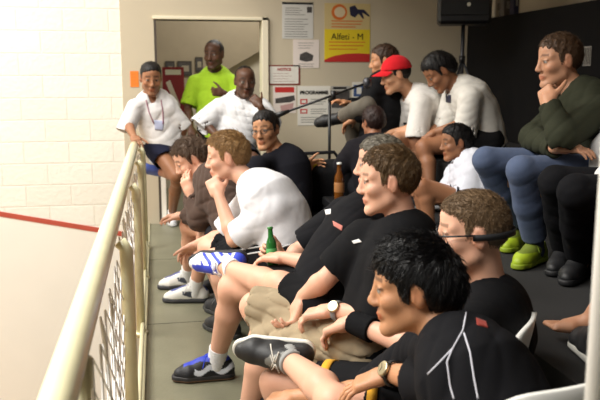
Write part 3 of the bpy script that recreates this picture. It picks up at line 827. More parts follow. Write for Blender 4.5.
R5 = person('brown jacket', 'person in brown jacket with wavy dark hair, face resting in the hand', dict(
    h=.007, skin=WHITE, head=(192,160,4.62), neck=(208,178,4.5), pelvis=(244,240,4.3), cf=(-.9,0,.2), pf=(-.9,0,.4), hf=(-.85,-.45,-.25), hs=1.05,
    slouch=.10,
    shL=(214,192,4.36), elL=(200,220,4.45), wrL=(192,196,4.5), handL=dict(tip=(184,178,4.5), n=(.3,.3,.9), curl=(25,30,20)),
    shR=(196,188,4.66), elR=(196,216,4.62), wrR=(184,216,4.66), handR=dict(tip=(170,216,4.7), n=(-.3,-1,0)),
    knL=(206,236,4.55), anL=('z',195,288,.09), toeL=(168,300,4.7), knR=(189,226,4.72), anR=('z',188,274,.09), toeR=(166,282,5.0),
    shirt=dict(name='jacket', color=(74,58,50), sleeve='long', loose=.026, fold=.008, ff=34, hem=-.12, seed=9),
    legs=dict(name='shorts', color=(34,34,38), len=.62, loose=.022),
    hair=dict(color=(92,72,56), thick=.011, top=.009, back=.008, strands=3000, slen=.026, mess=.7, lift=.4, sw=.0016, rough=.005), brow=(.04,.03,.02),
    shoe=dict(color=(228,226,220), pattern=sneaker_white, sole=(60,60,64), sock=(235,235,235), sockh=.07, lace=(225,225,225))))
R4 = person('dark glasses', 'smiling man with glasses and dark hair in black shirt facing the camera', dict(
    h=.0065, skin=TAN, head=(266,131,4.85), neck=(280,155,4.9), pelvis=(288,213,4.82), cf=(-.55,0,-.8), pf=(-.7,0,-.6), hf=(-.42,-.05,-1), hs=1.0, hu=(-.12,1,0), wsh=.155, bw=.9,
    shL=(294,161,4.84), elL=(297,190,4.9), wrL=(304,170,4.96), shR=(256,168,4.7), elR=(248,205,4.55), wrR=(238,215,4.5), handL=dict(tip=(312,166,5.0), n=(0,-.3,-1), curl=(40,40,20)),
    knL=('r',-.8,-.05,-.6), knR=('r',-.95,-.05,-.3), anL=('r',0,-1,0), anR=('r',0,-1,0),
    shirt=dict(color=(24,24,30), sleeve=.85, neck='polo', loose=.02, fold=.004, hem=-.12),
    legs=dict(name='shorts', color=(24,24,26), len=.9),
    hair=dict(color=(26,21,19), thick=.010, top=.008, strands=1800, slen=.014, mess=.3, lift=.3, comb=(-1.3,0,.3)), brow=(.02,.015,.01),
    shoe=dict(color=(40,40,44), sole=(200,200,200), sock=(220,220,220))))
R1 = person('white polo', 'man in white polo with lanyard leaning on the handrail end, one blue shoe lifted', dict(
    h=.0075, skin=BROWN, head=(151,79,6.40), neck=(151,95,6.5), pelvis=(166,147,6.62), cf=(.18,0,-1), pf=(.15,0,-1), hf=(.30,-.22,-1), hs=1.12, wsh=.185, slouch=.04, bw=1.0,
    shR=(135,107,6.42), elR=(128,124,6.4), wrR=(134,137,6.2), shL=(168,107,6.5), elL=(183,126,6.6), wrL=(181,142,6.65), handR=dict(tip=(140,146,6.0), n=(.2,-1,0), curl=(25,35,20)),
    knL=(177,180,6.62), anL=('z',172,214,.09), toeL=(178,222,6.75), knR=(176,176,6.4), anR=(160,172,6.62), toeR=(148,168,6.5),
    shirt=dict(color=(224,222,222), sleeve=.80, neck='polo', loose=.012, fold=.006, hem=-.10, seed=13, sflare=1.15),
    legs=dict(name='shorts', color=(32,34,52), len=.45, loose=.022),
    hair=dict(color=(22,19,18), thick=.005, top=.003, strands=900, slen=.010, mess=.5, lift=.5), brow=(.015,.01,.01), beard=.25,
    shoeL=dict(color=(215,215,218), sole=(200,200,200), sock=(235,235,235), sockh=.06), shoeR=dict(color=(90,110,190), sole=(90,105,170), tread=(90,105,170))))
R2 = person('lime tee', 'tall man in lime green T-shirt and black shorts standing in the doorway', dict(
    h=.0078, s=1.0, skin=DARK, head=(214,55,7.32), neck=(215,71,7.45), pelvis=(217,128,7.45), cf=(-.12,0,-1), hf=(-.30,-.12,-1), hs=1.14, jaw=1.1, wsh=.205, bw=1.1, slouch=.02,
    shR=(195,83,7.42), elR=(188,108,7.4), wrR=(191,128,7.25), shL=(236,84,7.42), elL=(242,106,7.3), wrL=(224,93,7.15), handL=dict(tip=(214,92,7.12), n=(0,.2,1), curl=(60,80,40)),
    knL=(222,166,7.35), knR=(207,166,7.35), anL=('r',0.02,-1,0.02), anR=('r',-.02,-1,0.02),
    shirt=dict(color=(158,196,46), sleeve=.80, loose=.022, fold=.004, hem=-.10, seed=15, sflare=1.1),
    legs=dict(name='shorts', color=(22,22,26), len=.8), beard=.35, lip=(.9,.6,.55),
    hair=dict(color=(36,30,26), thick=.006, strands=600, slen=.010, mess=.6, lift=.6), brow=(.01,.008,.006),
    shoe=dict(color=(50,50,54), sole=(200,200,200), sock=(220,220,220))))
R3 = person('white tee hand', 'man in white T-shirt with his hand over his mouth, sitting before the door jamb', dict(
    h=.0072, skin=DARK, head=(245,82,6.45), neck=(242,98,6.55), pelvis=(234,152,6.55), cf=(.10,0,-1), hf=(.25,-.12,-1), hs=1.10, jaw=1.05, wsh=.185, slouch=.03,
    shR=(219,108,6.5), elR=(204,122,6.45), wrR=(219,138,6.35), shL=(262,108,6.5), elL=(272,128,6.3), wrL=(260,106,6.22), handL=dict(tip=(249,93,6.26), n=(-.4,.2,1), curl=(45,60,40)),
    knL=('r',.25,-.05,-1), knR=('r',-.25,-.05,-1), anL=('r',0,-1,.15), anR=('r',0,-1,.15),
    shirt=dict(color=(226,226,228), sleeve=.85, loose=.026, fold=.006, hem=-.12, seed=17, sflare=1.2),
    legs=dict(name='shorts', color=(40,40,46), len=.85), lip=(.9,.6,.55), beard=.2,
    hair=dict(color=(24,20,18), thick=.004, strands=500, slen=.008, mess=.6, lift=.6, recede=.02), brow=(.01,.008,.006),
    shoe=dict(color=(50,50,54), sole=(200,200,200), sock=(220,220,220))))
R13 = person('grey trousers', 'person in black jacket and grey trousers sitting cross-legged behind the red cap', dict(
    h=.0075, skin=TAN, head=(383,62,5.75), neck=(384,84,5.75), pelvis=(372,120,5.65), cf=(-1,0,-.1), hf=(-1,-.1,.1), slouch=.06,
    knL=(350,104,5.5), anL=('w',0,0,0), knR=(346,108,5.78), anR=('w',0,0,0)) if False else dict(
    h=.0075, skin=TAN, head=(384,62,5.75), neck=(382,82,5.75), pelvis=(378,130,5.62), bw=.92, legm=.85, cf=(-1,0,-.1), hf=(-1,-.1,.1), slouch=.06,
    shL=(374,92,5.58), elL=(366,112,5.45), wrL=(356,118,5.5), knL=(367,105,5.36), anL=(341,117,5.62), toeL=(318,122,5.62), knR=(352,117,5.76), anR=(355,158,5.8), toeR=(340,163,5.8),
    shR=(378,92,5.8), elR=(362,108,5.8), wrR=(348,104,5.75),
    shirt=dict(name='jacket', color=(22,22,24), sleeve='long', loose=.03, fold=.005, hem=-.1),
    legs=dict(name='trousers', color=(104,98,88), len=1.90, loose=.010, cuffr=.05),
    hair=dict(color=(60,42,30), thick=.012, top=.006, strands=700, slen=.02, mess=.4, lift=.5),
    shoe=dict(color=(26,26,28), sole=(24,24,26), sock=(40,40,42))))
R11 = person('red cap', 'man in red baseball cap and white T-shirt sitting with forearms on his thighs', dict(
    h=.007, skin=(196,146,112), head=(396,76,5.45), neck=(414,94,5.5), pelvis=(434,140,5.55), bw=.95, cf=(-.95,0,-.1), hf=(-1,-.25,-.10), hs=1.03, slouch=.07, wsh=.18,
    shL=(421,106,5.32), elL=(418,128,5.3), wrL=(396,132,5.38), handL=dict(tip=(382,136,5.42), n=(0,-1,0)), shR=(405,104,5.62), elR=(398,126,5.62), wrR=(386,134,5.58),
    knL=(398,140,5.3), anL=(412,180,5.35), knR=(388,133,5.55), anR=(396,172,5.6),
    shirt=dict(color=(222,218,212), sleeve=.85, loose=.018, fold=.004, hem=-.08, seed=23, sflare=1.15),
    legs=dict(name='shorts', color=(40,38,38), len=.72, loose=.025),
    hair=dict(color=(30,24,20), thick=.006, strands=300, slen=.01), shoe=dict(color=(40,40,44), sole=(160,160,160), sock=(120,120,120))))
R12 = person('white tee head down', 'youth in white T-shirt with thick dark hair, head bowed, beside the red cap', dict(
    h=.007, skin=BROWN, head=(440,72,5.12), neck=(458,86,5.15), pelvis=(484,140,5.2), bw=.88, cf=(-.95,0,-.1), hf=(-.9,-.75,-.1), hs=1.03, slouch=.09, wsh=.17,
    shL=(470,100,5.0), elL=(466,124,5.02), wrL=(436,132,5.08), handL=dict(tip=(424,138,5.1), n=(0,-1,0)), shR=(452,98,5.32), elR=(446,122,5.32), wrR=(428,134,5.3),
    knL=(424,147,5.05), anL=(430,196,5.0), knR=(416,140,5.3), anR=(418,182,5.3),
    shirt=dict(color=(220,216,208), sleeve=.85, loose=.016, fold=.004, hem=-.08, seed=27, sflare=1.15),
    legs=dict(name='shorts', color=(34,34,36), len=.62, loose=.022),
    hair=dict(color=(18,15,15), thick=.014, top=.010, back=.006, strands=1200, slen=.02, mess=.5, lift=.4), brow=(.012,.01,.008),
    shoe=dict(color=(40,40,44), sole=(160,160,160), sock=(120,120,120))))
R14 = person('hoodie', 'child with dark hair in a white hooded sweatshirt sitting on the lower step', dict(
    h=.0065, s=.86, skin=BROWN, head=(456,143,4.55), neck=(467,162,4.55), pelvis=(474,206,4.5), cf=(-.95,0,-.1), hf=(-1,-.12,-.12), hs=1.02, slouch=.06,
    shL=(474,176,4.45), elL=(462,198,4.40), wrL=(444,200,4.4), shR=(458,174,4.65), elR=(446,194,4.62), wrR=(432,192,4.6),
    knL=(422,186,4.38), anL=(430,226,4.4), knR=(418,184,4.55), anR=(424,222,4.6),
    shirt=dict(name='hooded_sweatshirt', color=(206,208,218), sleeve='long', loose=.026, fold=.006, hem=-.12),
    legs=dict(name='shorts', color=(50,50,58), len=.5),
    hair=dict(color=(18,15,15), thick=.012, top=.008, back=.008, strands=1400, slen=.02, mess=.4, lift=.3), brow=(.012,.01,.008),
    shoe=dict(color=(60,60,64), sole=(160,160,160))))
def lime(C,x,y,z): C[(z>.07)&(x>.02)] = A(*srgb(110,124,44))
R15 = person('green jacket', 'man in dark green jacket, blue jeans and lime sneakers biting his knuckle', dict(
    h=.0055, skin=(192,142,112), head=(559,62,3.68), neck=(577,92,3.68), pelvis=(602,170,3.70), cf=(-.95,0,.05), hf=(-1,-.10,-.12), hs=1.03, slouch=.07, wsh=.19,
    shL=(596,116,3.50), elL=(562,136,3.34), wrL=(549,104,3.40), handL=dict(tip=(543,82,3.50), n=(.5,.2,.8), curl=(55,75,45)),
    shR=(566,108,3.86), elR=(533,138,3.74), wrR=(556,148,3.40), handR=dict(tip=(584,149,3.33), n=(.1,-1,.1), curl=(15,25,15)),
    knL=(521,170,3.42), anL=('z',536,245,.59), toeL=(508,258,3.42), knR=(486,160,3.72), anR=('z',518,230,.59), toeR=(500,240,3.8),
    shirt=dict(name='jacket', color=(50,52,40), sleeve='long', loose=.022, fold=.006, hem=-.10, seed=31, cuff=.98),
    legs=dict(name='jeans', color=(80,92,118), len=1.88, loose=.007, fold=.002, cuffr=.056),
    hair=dict(color=(82,60,42), thick=.008, top=.010, strands=3600, slen=.016, mess=.35, lift=.35, comb=(-1.2,0,.3)), brow=(.05,.03,.02),
    shoe=dict(color=(158,180,36), pattern=lime, sole=(140,160,36), lace=(120,140,40), sock=(60,70,90))))
R16 = person('dark trousers', 'person in white shirt and black trousers at the right edge of the picture', dict(
    h=.0075, skin=(205,155,125), head=(650,58,3.15), neck=(655,92,3.15), pelvis=(655,195,3.15), cf=(-.95,0,.05), hf=(-1,-.1,0), slouch=.05,
    shL=(655,125,3.0), elL=(622,165,2.95), wrL=(604,180,3.05), handL=dict(tip=(592,182,3.12), n=(0,-1,0), curl=(40,50,30)), shR=(632,118,3.32), elR=(606,150,3.4), wrR=(598,182,3.4), handR=dict(tip=(594,190,3.36), n=(0,-1,0)),
    knL=(576,192,3.0), anL=('z',580,258,.59), toeL=(552,272,3.05), knR=(556,182,3.24), anR=('z',566,250,.59), toeR=(540,262,3.3),
    shirt=dict(color=(215,215,215), sleeve='long', loose=.024, hem=-.1), legs=dict(name='trousers', color=(19,19,22), len=1.93, loose=.014, cuffr=.056),
    hair=dict(color=(40,32,26), thick=.012, top=.008, strands=400), shoe=dict(color=(26,26,28), sole=(24,24,26))))
R17 = person('sandals', 'barefoot person at the right edge, bare foot lifted off a white-soled black shoe', dict(
    h=.007, skin=(190,140,110), head=(690,70,2.62), neck=(694,112,2.62), pelvis=(720,246,2.62), cf=(-.95,0,.05), hf=(-1,-.1,0), slouch=.05,
    elL=('r',.1,-1,-.1), wrL=('r',-.2,-.2,.9), elR=('r',.2,-1,0), wrR=('r',-.2,-.2,-.9),
    knL=(640,250,2.46), anL=(598,312,2.5), toeL=(556,311,2.54), knR=(625,262,2.76), anR=('z',600,338,.59), toeR=(566,352,2.7), barefoot='L',
    shirt=dict(color=(60,60,66), sleeve=.8, loose=.024, hem=-.1), legs=dict(name='shorts', color=(30,30,34), len=.85, loose=.024),
    hair=dict(color=(40,32,26), thick=.012, top=.008, strands=400), shoeR=dict(color=(24,24,26), sole=(180,178,170), tread=(40,40,40)), shoeL=None))
R18 = person('dark child', 'child with dark reddish hair seen from behind, sitting below the grey trousers', dict(
    h=.0075, s=.84, skin=(150,100,72), head=(373,123,5.05), neck=(374,143,5.0), pelvis=(378,192,4.95), cf=(-.3,0,1), hf=(-.5,-.05,1), slouch=.04,
    elL=('r',-.5,-.8,.3), wrL=('r',-.2,-.1,1), elR=('r',.5,-.8,.3), wrR=('r',.2,-.1,1), knL=('r',-.5,.3,1), anL=('r',0,-1,.2), knR=('r',-.2,.3,1), anR=('r',0,-1,.2),
    shirt=dict(color=(30,28,32), sleeve=.8, loose=.02, hem=-.1), legs=dict(name='shorts', color=(30,30,34), len=.8),
    hair=dict(color=(42,24,20), thick=.014, top=.01, strands=600, slen=.03), shoe=dict(color=(40,40,44), sole=(120,120,120))))
# ---------------------------------------------------------------- accessories
def on_head(R, x, y, z): return R.H.w(x*R.hs, y*R.hs, z*R.hs)
watch(R10, 'L', (20,20,20), (226,222,205), (190,180,150), .0345, up=-FW*.9+A(0,0,.35)-RT*.1)
watch(R8, 'L', (120,122,125), (70,72,78), (185,185,188), .0335, up=-FW*.9+A(0,0,.45))
def sweatband(R, S_, rgb, r, t0, t1):
    el, wr = R.J['el'+S_], R.J['wr'+S_]; d = wr-el; a, b = el+d*t0, el+d*t1; G = Field(np.minimum(a,b)-.08, np.maximum(a,b)+.08, .004); u = nrm(d)
    G.apply(cone(a, b, r*1.1, r*.98, cuts=[(b, u), (a, -u)]), 0); G.all(lambda d_, x, y, z: d_+.0008*np.sin(900*(x*u[0]+y*u[1]+z*u[2])))
    V, Q = G.mesh(1); mk('sweatband', V, Q, cloth(rgb), R.root)
sweatband(R9, 'L', (18,18,20), .040, .70, 1.0)
# sports glasses with strap on R9, glasses on R4
def glasses(R, frame, strap):
    mb = MB()
    for s in (1,-1):
        mb.tube([on_head(R, .104-.006*(math.cos(a)*.022/.022 if False else 0)-.10*max(0, abs(.033*s+.021*math.cos(a))-.03)**1.0*.5, .033*s+.021*math.cos(a), .006+.015*math.sin(a)) for a in np.linspace(0, 2*math.pi, 20)[:-1]], .0017, 6, True)
        mb.tube([on_head(R,.101,.054*s,.010), on_head(R,.080,.070*s,.011), on_head(R,.03,.079*s,.012), on_head(R,-.012,.083*s,.012)], .0022 if not strap else .003, 6)
    mb.tube([on_head(R,.105,.012,.010), on_head(R,.112,0,.013), on_head(R,.105,-.012,.010)], .0018, 6)
    g = mb.build('glasses', mat('frame_black', (.01,.01,.012), .35), R.root, True)
    if strap:
        ms = MB(); pts = []
        for a in np.linspace(math.radians(75), math.radians(285), 40): pts.append((-.018+.101*math.cos(a), .086*math.sin(a)))
        v = []; f = []
        for (x, y) in pts:
            q = nrm(A(x+.018, y*1.3, 0)); 
            for dz, o in ((-.009,0),(.009,0),(.009,.004),(-.009,.004)): v.append(on_head(R, x+q[0]*o, y+q[1]*o, .006+dz))
        for i in range(len(pts)-1):
            for k in range(4): f.append((i*4+k, i*4+(k+1)%4, i*4+4+(k+1)%4, i*4+4+k))
        f += [(0,1,2,3), tuple(len(v)-4+k for k in (3,2,1,0))]
        ms.add(v, f); ms.build('strap', mat('strap_black', (.012,.012,.014), .7), g, True)
glasses(R9, 0, True); glasses(R4, 0, False)
# red cap
def cap(R):
    G = Field(R.H.o-.24, R.H.o+.24, .005); hs = R.hs
    G.apply(R.H.ell((-.012*hs,0,.038*hs), (.112*hs,.092*hs,.106*hs)), 0)
    zc = R.H.w(0,0,.045*hs); n = nrm(R.H.z*-1+R.H.x*.12)
    G.all(lambda d, x, y, z: np.maximum(d, (x-zc[0])*n[0]+(y-zc[1])*n[1]+(z-zc[2])*n[2]))
    V, Q = G.mesh(1); red = cloth((205,28,38)); o = mk('cap', V, Q, red, R.root)
    mb = MB(); v = []; f = []; n1, n2 = 14, 8
    for lay in (0, .004):
        for i in range(n1+1):
            t = -1+2*i/n1
            for j in range(n2+1):
                w = j/n2; y = .083*t*(1-.12*w); xb = .096*math.sqrt(max(0,1-t*t*.75)); x = xb-.012+w*(.085*math.sqrt(max(0,1-.75*t*t)))
                v.append(on_head(R, x, y, .062-.020*w-.022*t*t-lay))
    N = (n1+1)*(n2+1)
    for i in range(n1):
        for j in range(n2):
            q = i*(n2+1)+j; f.append((q,q+1,q+n2+2,q+n2+1)); f.append((N+q,N+q+n2+1,N+q+n2+2,N+q+1))
    for i in range(n1):
        q = i*(n2+1)+n2; f.append((q, N+q, N+q+n2+1, q+n2+1))
    mb.add(v, f); mb.build('peak', red, o, True)
    MB().lathe([(.001,0),(.008,0),(.007,.004),(.001,.006)], on_head(R,-.012,0,.142), 12, R.H.R).build('button', red, o, True)
cap(R11)
# polo collar and piping on the nearest man
white_pipe = cloth((205,205,215))
def collar(R, color, hgt=.035):
    G = Field(R.nk-.22, R.nk+.22, .0045); s = R.s; nd = nrm(R.H.w(-.022*R.hs,0,-.055*R.hs)-(R.nk-R.u*.02*s)); b = R.nk-R.u*.02*s
    G.apply(cone(b+nd*.004*s, b+nd*(.02+hgt)*s, .086*s, .066*s, cuts=[(b+nd*(.018+hgt)*s, nd)]), 0)
    G.apply(cone(b-nd*.05*s, b+nd*.12*s, .082*s, .054*s), .002, 's')
    G.apply(cone(b+R.cf*.085*s-nd*.03, b+R.cf*.085*s+nd*.08*s, .012*s, .035*s), .002, 's')
    V, Q = G.mesh(1); return mk('collar', V, Q, cloth(color), R.parts['shirt'])
col10 = collar(R10, (24,24,27), .036); collar(R1, (224,222,222), .03); collar(R4, (24,24,30), .03)
bv10 = tosurf([R10.parts['shirt'], col10])
for nm, pix in (('piping', [(467,309),(463,330),(452,350),(447,362),(450,385),(454,399)]), ('piping', [(464,333),(470,352),(474,378),(478,399)]), ('piping', [(454,347),(440,362),(428,374)])):
    pts = surf_tube(bv10, pix, .0016, lift=.0005)
    if len(pts) > 2: MB().tube(pts, .0020, 6).build(nm, white_pipe, R10.parts['shirt'], True)
badge('chest_emblem', bv10, [(476,318),(486,322),(488,328),(477,325)], cloth((150,60,50)), R10.parts['shirt'])
bv8 = tosurf([R8.parts['shirt']])
badge('chest_logo', bv8, [(352,241),(359,239),(362,242),(354,244)], cloth((215,215,215)), R8.parts['shirt'])
bv7 = tosurf([R7.parts['shirt']])
badge('chest_logo', bv7, [(325,210),(331,209),(331,214),(326,215)], cloth((215,215,215)), R7.parts['shirt'])
badge('chest_print', bv7, [(333,221),(343,226),(342,231),(334,226)], cloth((190,120,110)), R7.parts['shirt'])
bv4 = tosurf([R4.parts['shirt']])
badge('sleeve_print', bv4, [(291,146),(299,147),(298,155),(291,153)], cloth((222,222,225)), R4.parts['shirt'])
bv6 = tosurf([R6.parts['legs']])
for pix in ([(240,250),(258,247),(280,242),(302,236)],[(242,255),(260,252),(282,247),(304,241)]):
    p_ = surf_tube(bv6, pix, .004, lift=.0005)
    if len(p_) > 2: MB().tube(p_, .0045, 6).build('side_stripe', cloth((212,212,212)), R6.parts['legs'], True)
bv12 = tosurf([R12.parts['shirt']])
badge('chest_logo', bv12, [(446,94),(451,95),(451,103),(446,102)], cloth((60,60,80)), R12.parts['shirt'])
bv1 = tosurf([R1.parts['shirt']])
p = surf_tube(bv1, [(146,100),(149,112),(154,124)], .004, lift=.002)
p2 = surf_tube(bv1, [(161,100),(163,112),(163,124)], .004, lift=.002)
ly = None
if len(p) > 2: ly = MB().tube(p, .005, 6).tube(p2, .005, 6).build('lanyard', cloth((150,90,110)), R1.root, True)
badge('name_card', bv1, [(154,120),(164,121),(163,131),(155,130)], cloth((170,175,200)), R1.root)
# hood of the sweatshirt
G = Field(R14.nk-.2, R14.nk+.2, .006); b = R14.nk+R14.u*.015-R14.cf*.03
for i in range(10):
    a0, a1 = [math.radians(35+29*k) for k in (i, i+1)]
    q = lambda a: b+R14.cf*math.cos(a)*.085+R14.cl*math.sin(a)*.085-R14.u*(.03*math.cos(a))
    G.apply(cone(q(a0), q(a1), .030, .030), .01)
G.all(lambda d, x, y, z: d+wrinkle(x, y, z, .004, 40, 3)); V, Q = G.mesh(1); mk('hood', V, Q, cloth((206,208,218)), R14.parts['shirt'])

# ---------------------------------------------------------------- the setting
def brick_mat():
    m = bpy.data.materials.new('white_brick'); m.use_nodes = True; nt = m.node_tree; b = nt.nodes['Principled BSDF']
    tc = nt.nodes.new('ShaderNodeTexCoord'); mp = nt.nodes.new('ShaderNodeMapping'); mp.inputs['Rotation'].default_value = (math.pi/2, 0, 0)
    nt.links.new(tc.outputs['Object'], mp.inputs['Vector'])
    br = nt.nodes.new('ShaderNodeTexBrick'); br.inputs['Scale'].default_value = 1; br.inputs['Brick Width'].default_value = .40; br.inputs['Row Height'].default_value = .20; br.inputs['Mortar Size'].default_value = .008; br.inputs['Mortar Smooth'].default_value = .6
    br.inputs['Color1'].default_value = (*srgb(240,236,224),1); br.inputs['Color2'].default_value = (*srgb(236,231,218),1); br.inputs['Mortar'].default_value = (*srgb(232,226,212),1)
    sep = nt.nodes.new('ShaderNodeSeparateXYZ'); nt.links.new(tc.outputs['Object'], sep.inputs[0])
    cmb = nt.nodes.new('ShaderNodeCombineXYZ'); nt.links.new(sep.outputs['X'], cmb.inputs['X']); nt.links.new(sep.outputs['Z'], cmb.inputs['Y'])
    nt.links.new(cmb.outputs[0], br.inputs['Vector'])
    nt.links.new(br.outputs['Color'], b.inputs['Base Color']); b.inputs['Roughness'].default_value = .6
    nz = nt.nodes.new('ShaderNodeTexNoise'); nz.inputs['Scale'].default_value = 25; nt.links.new(tc.outputs['Object'], nz.inputs['Vector'])
    bp = nt.nodes.new('ShaderNodeBump'); bp.inputs['Strength'].default_value = .35; bp.inputs['Distance'].default_value = .012
    ad = nt.nodes.new('ShaderNodeMath'); ad.operation = 'SUBTRACT'; nt.links.new(nz.outputs['Fac'], ad.inputs[0]); nt.links.new(br.outputs['Fac'], ad.inputs[1])
    nt.links.new(ad.outputs[0], bp.inputs['Height']); nt.links.new(bp.outputs[0], b.inputs['Normal'])
    return m
BRICK = brick_mat()
PLASTER = mat('court_plaster', srgb(240,235,224), .5, bump=.05, bscale=30, vary=.02, vscale=3)
CREAM = mat('cream_paint', srgb(196,184,160), .6, bump=.06, bscale=40, vary=.03, vscale=2)
CREAM_L = mat('cream_trim', srgb(232,222,196), .5)
YELLOW = mat('rail_paint', srgb(220,214,176), .35, bump=.05, bscale=50, vary=.05, vscale=14, coat=.2)
CONC = mat('concrete', srgb(124,122,102), .42, bump=.12, bscale=60, vary=.16, vscale=3.5)
CARPET = mat('black_carpet', srgb(34,33,33), .95, bump=.5, bscale=400, vary=.25, vscale=60)
BLACK = mat('black_cloth', srgb(20,19,20), .9, bump=.1, bscale=120, vary=.1, vscale=10, spec=.2)
PLASTIC = mat('white_plastic', srgb(232,231,226), .4, vary=.03, vscale=6)
BLK_PL = mat('black_plastic', srgb(22,22,24), .45, bump=.05, bscale=300)
STEEL = mat('dark_metal', srgb(74,74,78), .4, metal=.6)
YW = 7.2; T3 = .82
RAILX = -.183
struct('floor', MB().box((-.09,-1.2,-.30),(1.2,YW,0)), CONC)
struct('floor_room', MB().box((-.09,YW,-.30),(4.2,10.2,0)), CONC)
for i, y in enumerate((1.0,2.6,4.2,5.75)): 
    struct('trim_%d' % (i+1), MB().box((-.085,y-.004,.0),(1.2,y+.004,.0012)), mat('floor_joint', srgb(88,86,72), .8))
struct('trim_5', MB().box((-.12,-1.2,-.32),(-.088,YW,.012)), mat('slab_edge', srgb(176,170,140), .6, vary=.08))
struct('floor_step', MB().box((1.2,-1.2,-.3),(1.9,YW,.5)).box((.66,4.62,-.3),(1.2,6.05,.5)), CARPET)
struct('floor_tier', MB().box((1.9,-1.2,-.3),(3.4,YW,T3)), CARPET)
struct('floor_court', MB().box((-9,-2,-2.75),(-.3,YW,-2.65)), mat('court_boards', srgb(196,160,112), .35, vary=.08, vscale=5))
# court side wall: painted brick above the red line, smooth plaster below
def redz(x): 
    return z0r + (x-x0r)*(z1r-z0r)/(x1r-x0r)
def wall_at(px, py, yy=YW): 
    r = ray(px, py); return C0+r*(yy/r[1])
qa, qb = wall_at(0,214), wall_at(104,231)
x0r, z0r, x1r, z1r = qa[0], qa[2], qb[0], qb[2]
xa, xb = -9.0, -.30; za, zb = redz(xa), redz(xb)
def prism(pts, y0, y1):
    n = len(pts); v = [(x,y0,z) for x,z in pts]+[(x,y1,z) for x,z in pts]
    return v, [tuple(range(n)), tuple(range(2*n-1,n-1,-1))]+[(i,(i+n),(i+1)%n+n,(i+1)%n) for i in range(n)]
struct('wall_court', MB().add(*prism([(xa,za),(xb,zb),(xb,5.2),(xa,5.2)], YW+.01, YW+.2)), BRICK)
struct('wall_court_lower', MB().add(*prism([(xa,-2.7),(xb,-2.7),(xb,zb),(xa,za)], YW, YW+.2)), PLASTER)
o = MB().add(*prism([(xa,za-.023),(xb,zb-.023),(xb,zb+.023),(xa,za+.023)], YW-.004, YW+.012)).build('court_line', mat('red_paint', srgb(182,78,60), .6, vary=.08)); o['kind'] = 'structure'
struct('wall_front', MB().box((-9.2,-2,-2.7),(-9,YW,5.2)), PLASTER)
dl, dr = wall_at(156,60)[0], wall_at(263,60)[0]; dz = wall_at(210,20)[2]
xr = float(wall_at(468,22)[0]); PT = float(wall_at(468,22)[2])
struct('wall_back', MB().box((-.30,YW,-2.7),(dl,YW+.16,3.2)).box((dr,YW,0),(xr+1.2,YW+.16,3.2)).box((dl,YW,dz),(dr,YW+.16,3.2)).box((dl,YW,-2.7),(dr,YW+.16,-.3)), CREAM)
struct('trim_6', MB().bbox((dr-.01,YW-.03,0),(dr+.05,YW+.17,dz+.03), .004), CREAM_L)
struct('trim_7', MB().bbox((dl-.02,YW-.03,dz),(dr+.05,YW+.17,dz+.03), .004), CREAM_L)
struct('trim_8', MB().box((dl-.012,YW-.02,0),(dl+.010,YW+.17,dz)), mat('dark_trim', srgb(70,60,52), .6))
struct('wall_room', MB().box((-1.6,9.56,0),(4.4,9.7,3.4)).box((-1.7,YW+.16,0),(-1.6,10.2,3.4)), mat('room_paint', srgb(206,196,176), .7, vary=.03))
lw = wall_at(166,190)
struct('wall_low', MB().box((dl+.012,YW-.02,-.3),(float(lw[0]),YW+.12,float(wall_at(150,161)[2]))), PLASTER)
# stair flight seen through the opening: solid sloping soffit
sa, sb = wall_at(196,88,9.4), wall_at(262,50,9.4)
k = (sb[2]-sa[2])/(sb[0]-sa[0])
struct('trim_9', MB().add(*prism([(sa[0]-1.2,sa[2]-1.2*k*0),(sa[0],sa[2]),(sb[0]+1.0,sb[2]+1.0*k),(sb[0]+1.0,3.3),(sa[0]-1.2,3.3)], 9.45, 9.55)), mat('stair_soffit', srgb(160,146,122), .7, vary=.04))
struct('wall_seating', MB().box((xr,4.35,.5),(xr+.06,YW,PT)).box((xr,-1.2,.5),(xr+.06,4.35,2.9)), BLACK)
struct('wall_right', MB().box((xr+.55,-1.2,0),(xr+.7,YW,3.4)), CREAM)
struct('ceiling', MB().box((-.3,-1.2,3.2),(4.2,10.2,3.3)), mat('ceiling_paint', srgb(200,192,175), .8))

# railing
def railing():
    t = thing('railing', 'cream painted handrail on posts along the left edge of the walkway', 'railing', (RAILX,.3,0))
    pts = [A(RAILX, y, .845) for y in np.linspace(-.5, 6.22, 40)]
    MB().tube(pts, .034, 18).build('handrail', YELLOW, t, True)
    MB().tube([A(-.168,1.52,-.02), A(-.168,1.52,.83)], .024, 12).build('post', YELLOW, t, True)
    for y in (2.65,4.05,5.2,6.15):
        mb = MB(); mb.tube([A(-.118,y,-.02), A(-.118,y,.795), A(-.140,y,.825)], .024, 12)
        mb.lathe([(.04,0),(.04,.01),(.022,.014)], (-.118,y,-.0), 16)
        mb.build('post', YELLOW, t, True)
    # second slimmer bar below the handrail
    MB().tube([A(-.108, y, .06) for y in (-.5, 6.2)], .012, 8).build('bottom_bar', YELLOW, t, True)
    mb = MB(); rg = np.random.default_rng(3)
    st = .045; ys = np.arange(-.4, 6.1, st); H_ = .70
    def pt(u, w):     # slack netting: sags between its ties
        sag = .030*math.sin(math.pi*w)*(.6+.4*math.sin(u*4.5))+.010*math.sin(u*19+w*5)
        return A(-.145-.02*w+sag, u, .78-.70*w+.02*math.sin(u*4.5)*(1-w))
    for sgn in (1,-1):
        for y0 in np.arange(-1.2, 6.9, st*1.6):
            pp = []
            for i in range(15):
                w = i/14; u = y0+sgn*w*.42
                if -.4 < u < 6.1: pp.append(pt(u, w))
            if len(pp) > 2: mb.tube(pp, .0029, 4)
    mb.build('net', mat('net_cord', srgb(244,243,240), .8), t, False)
    return t
railing()

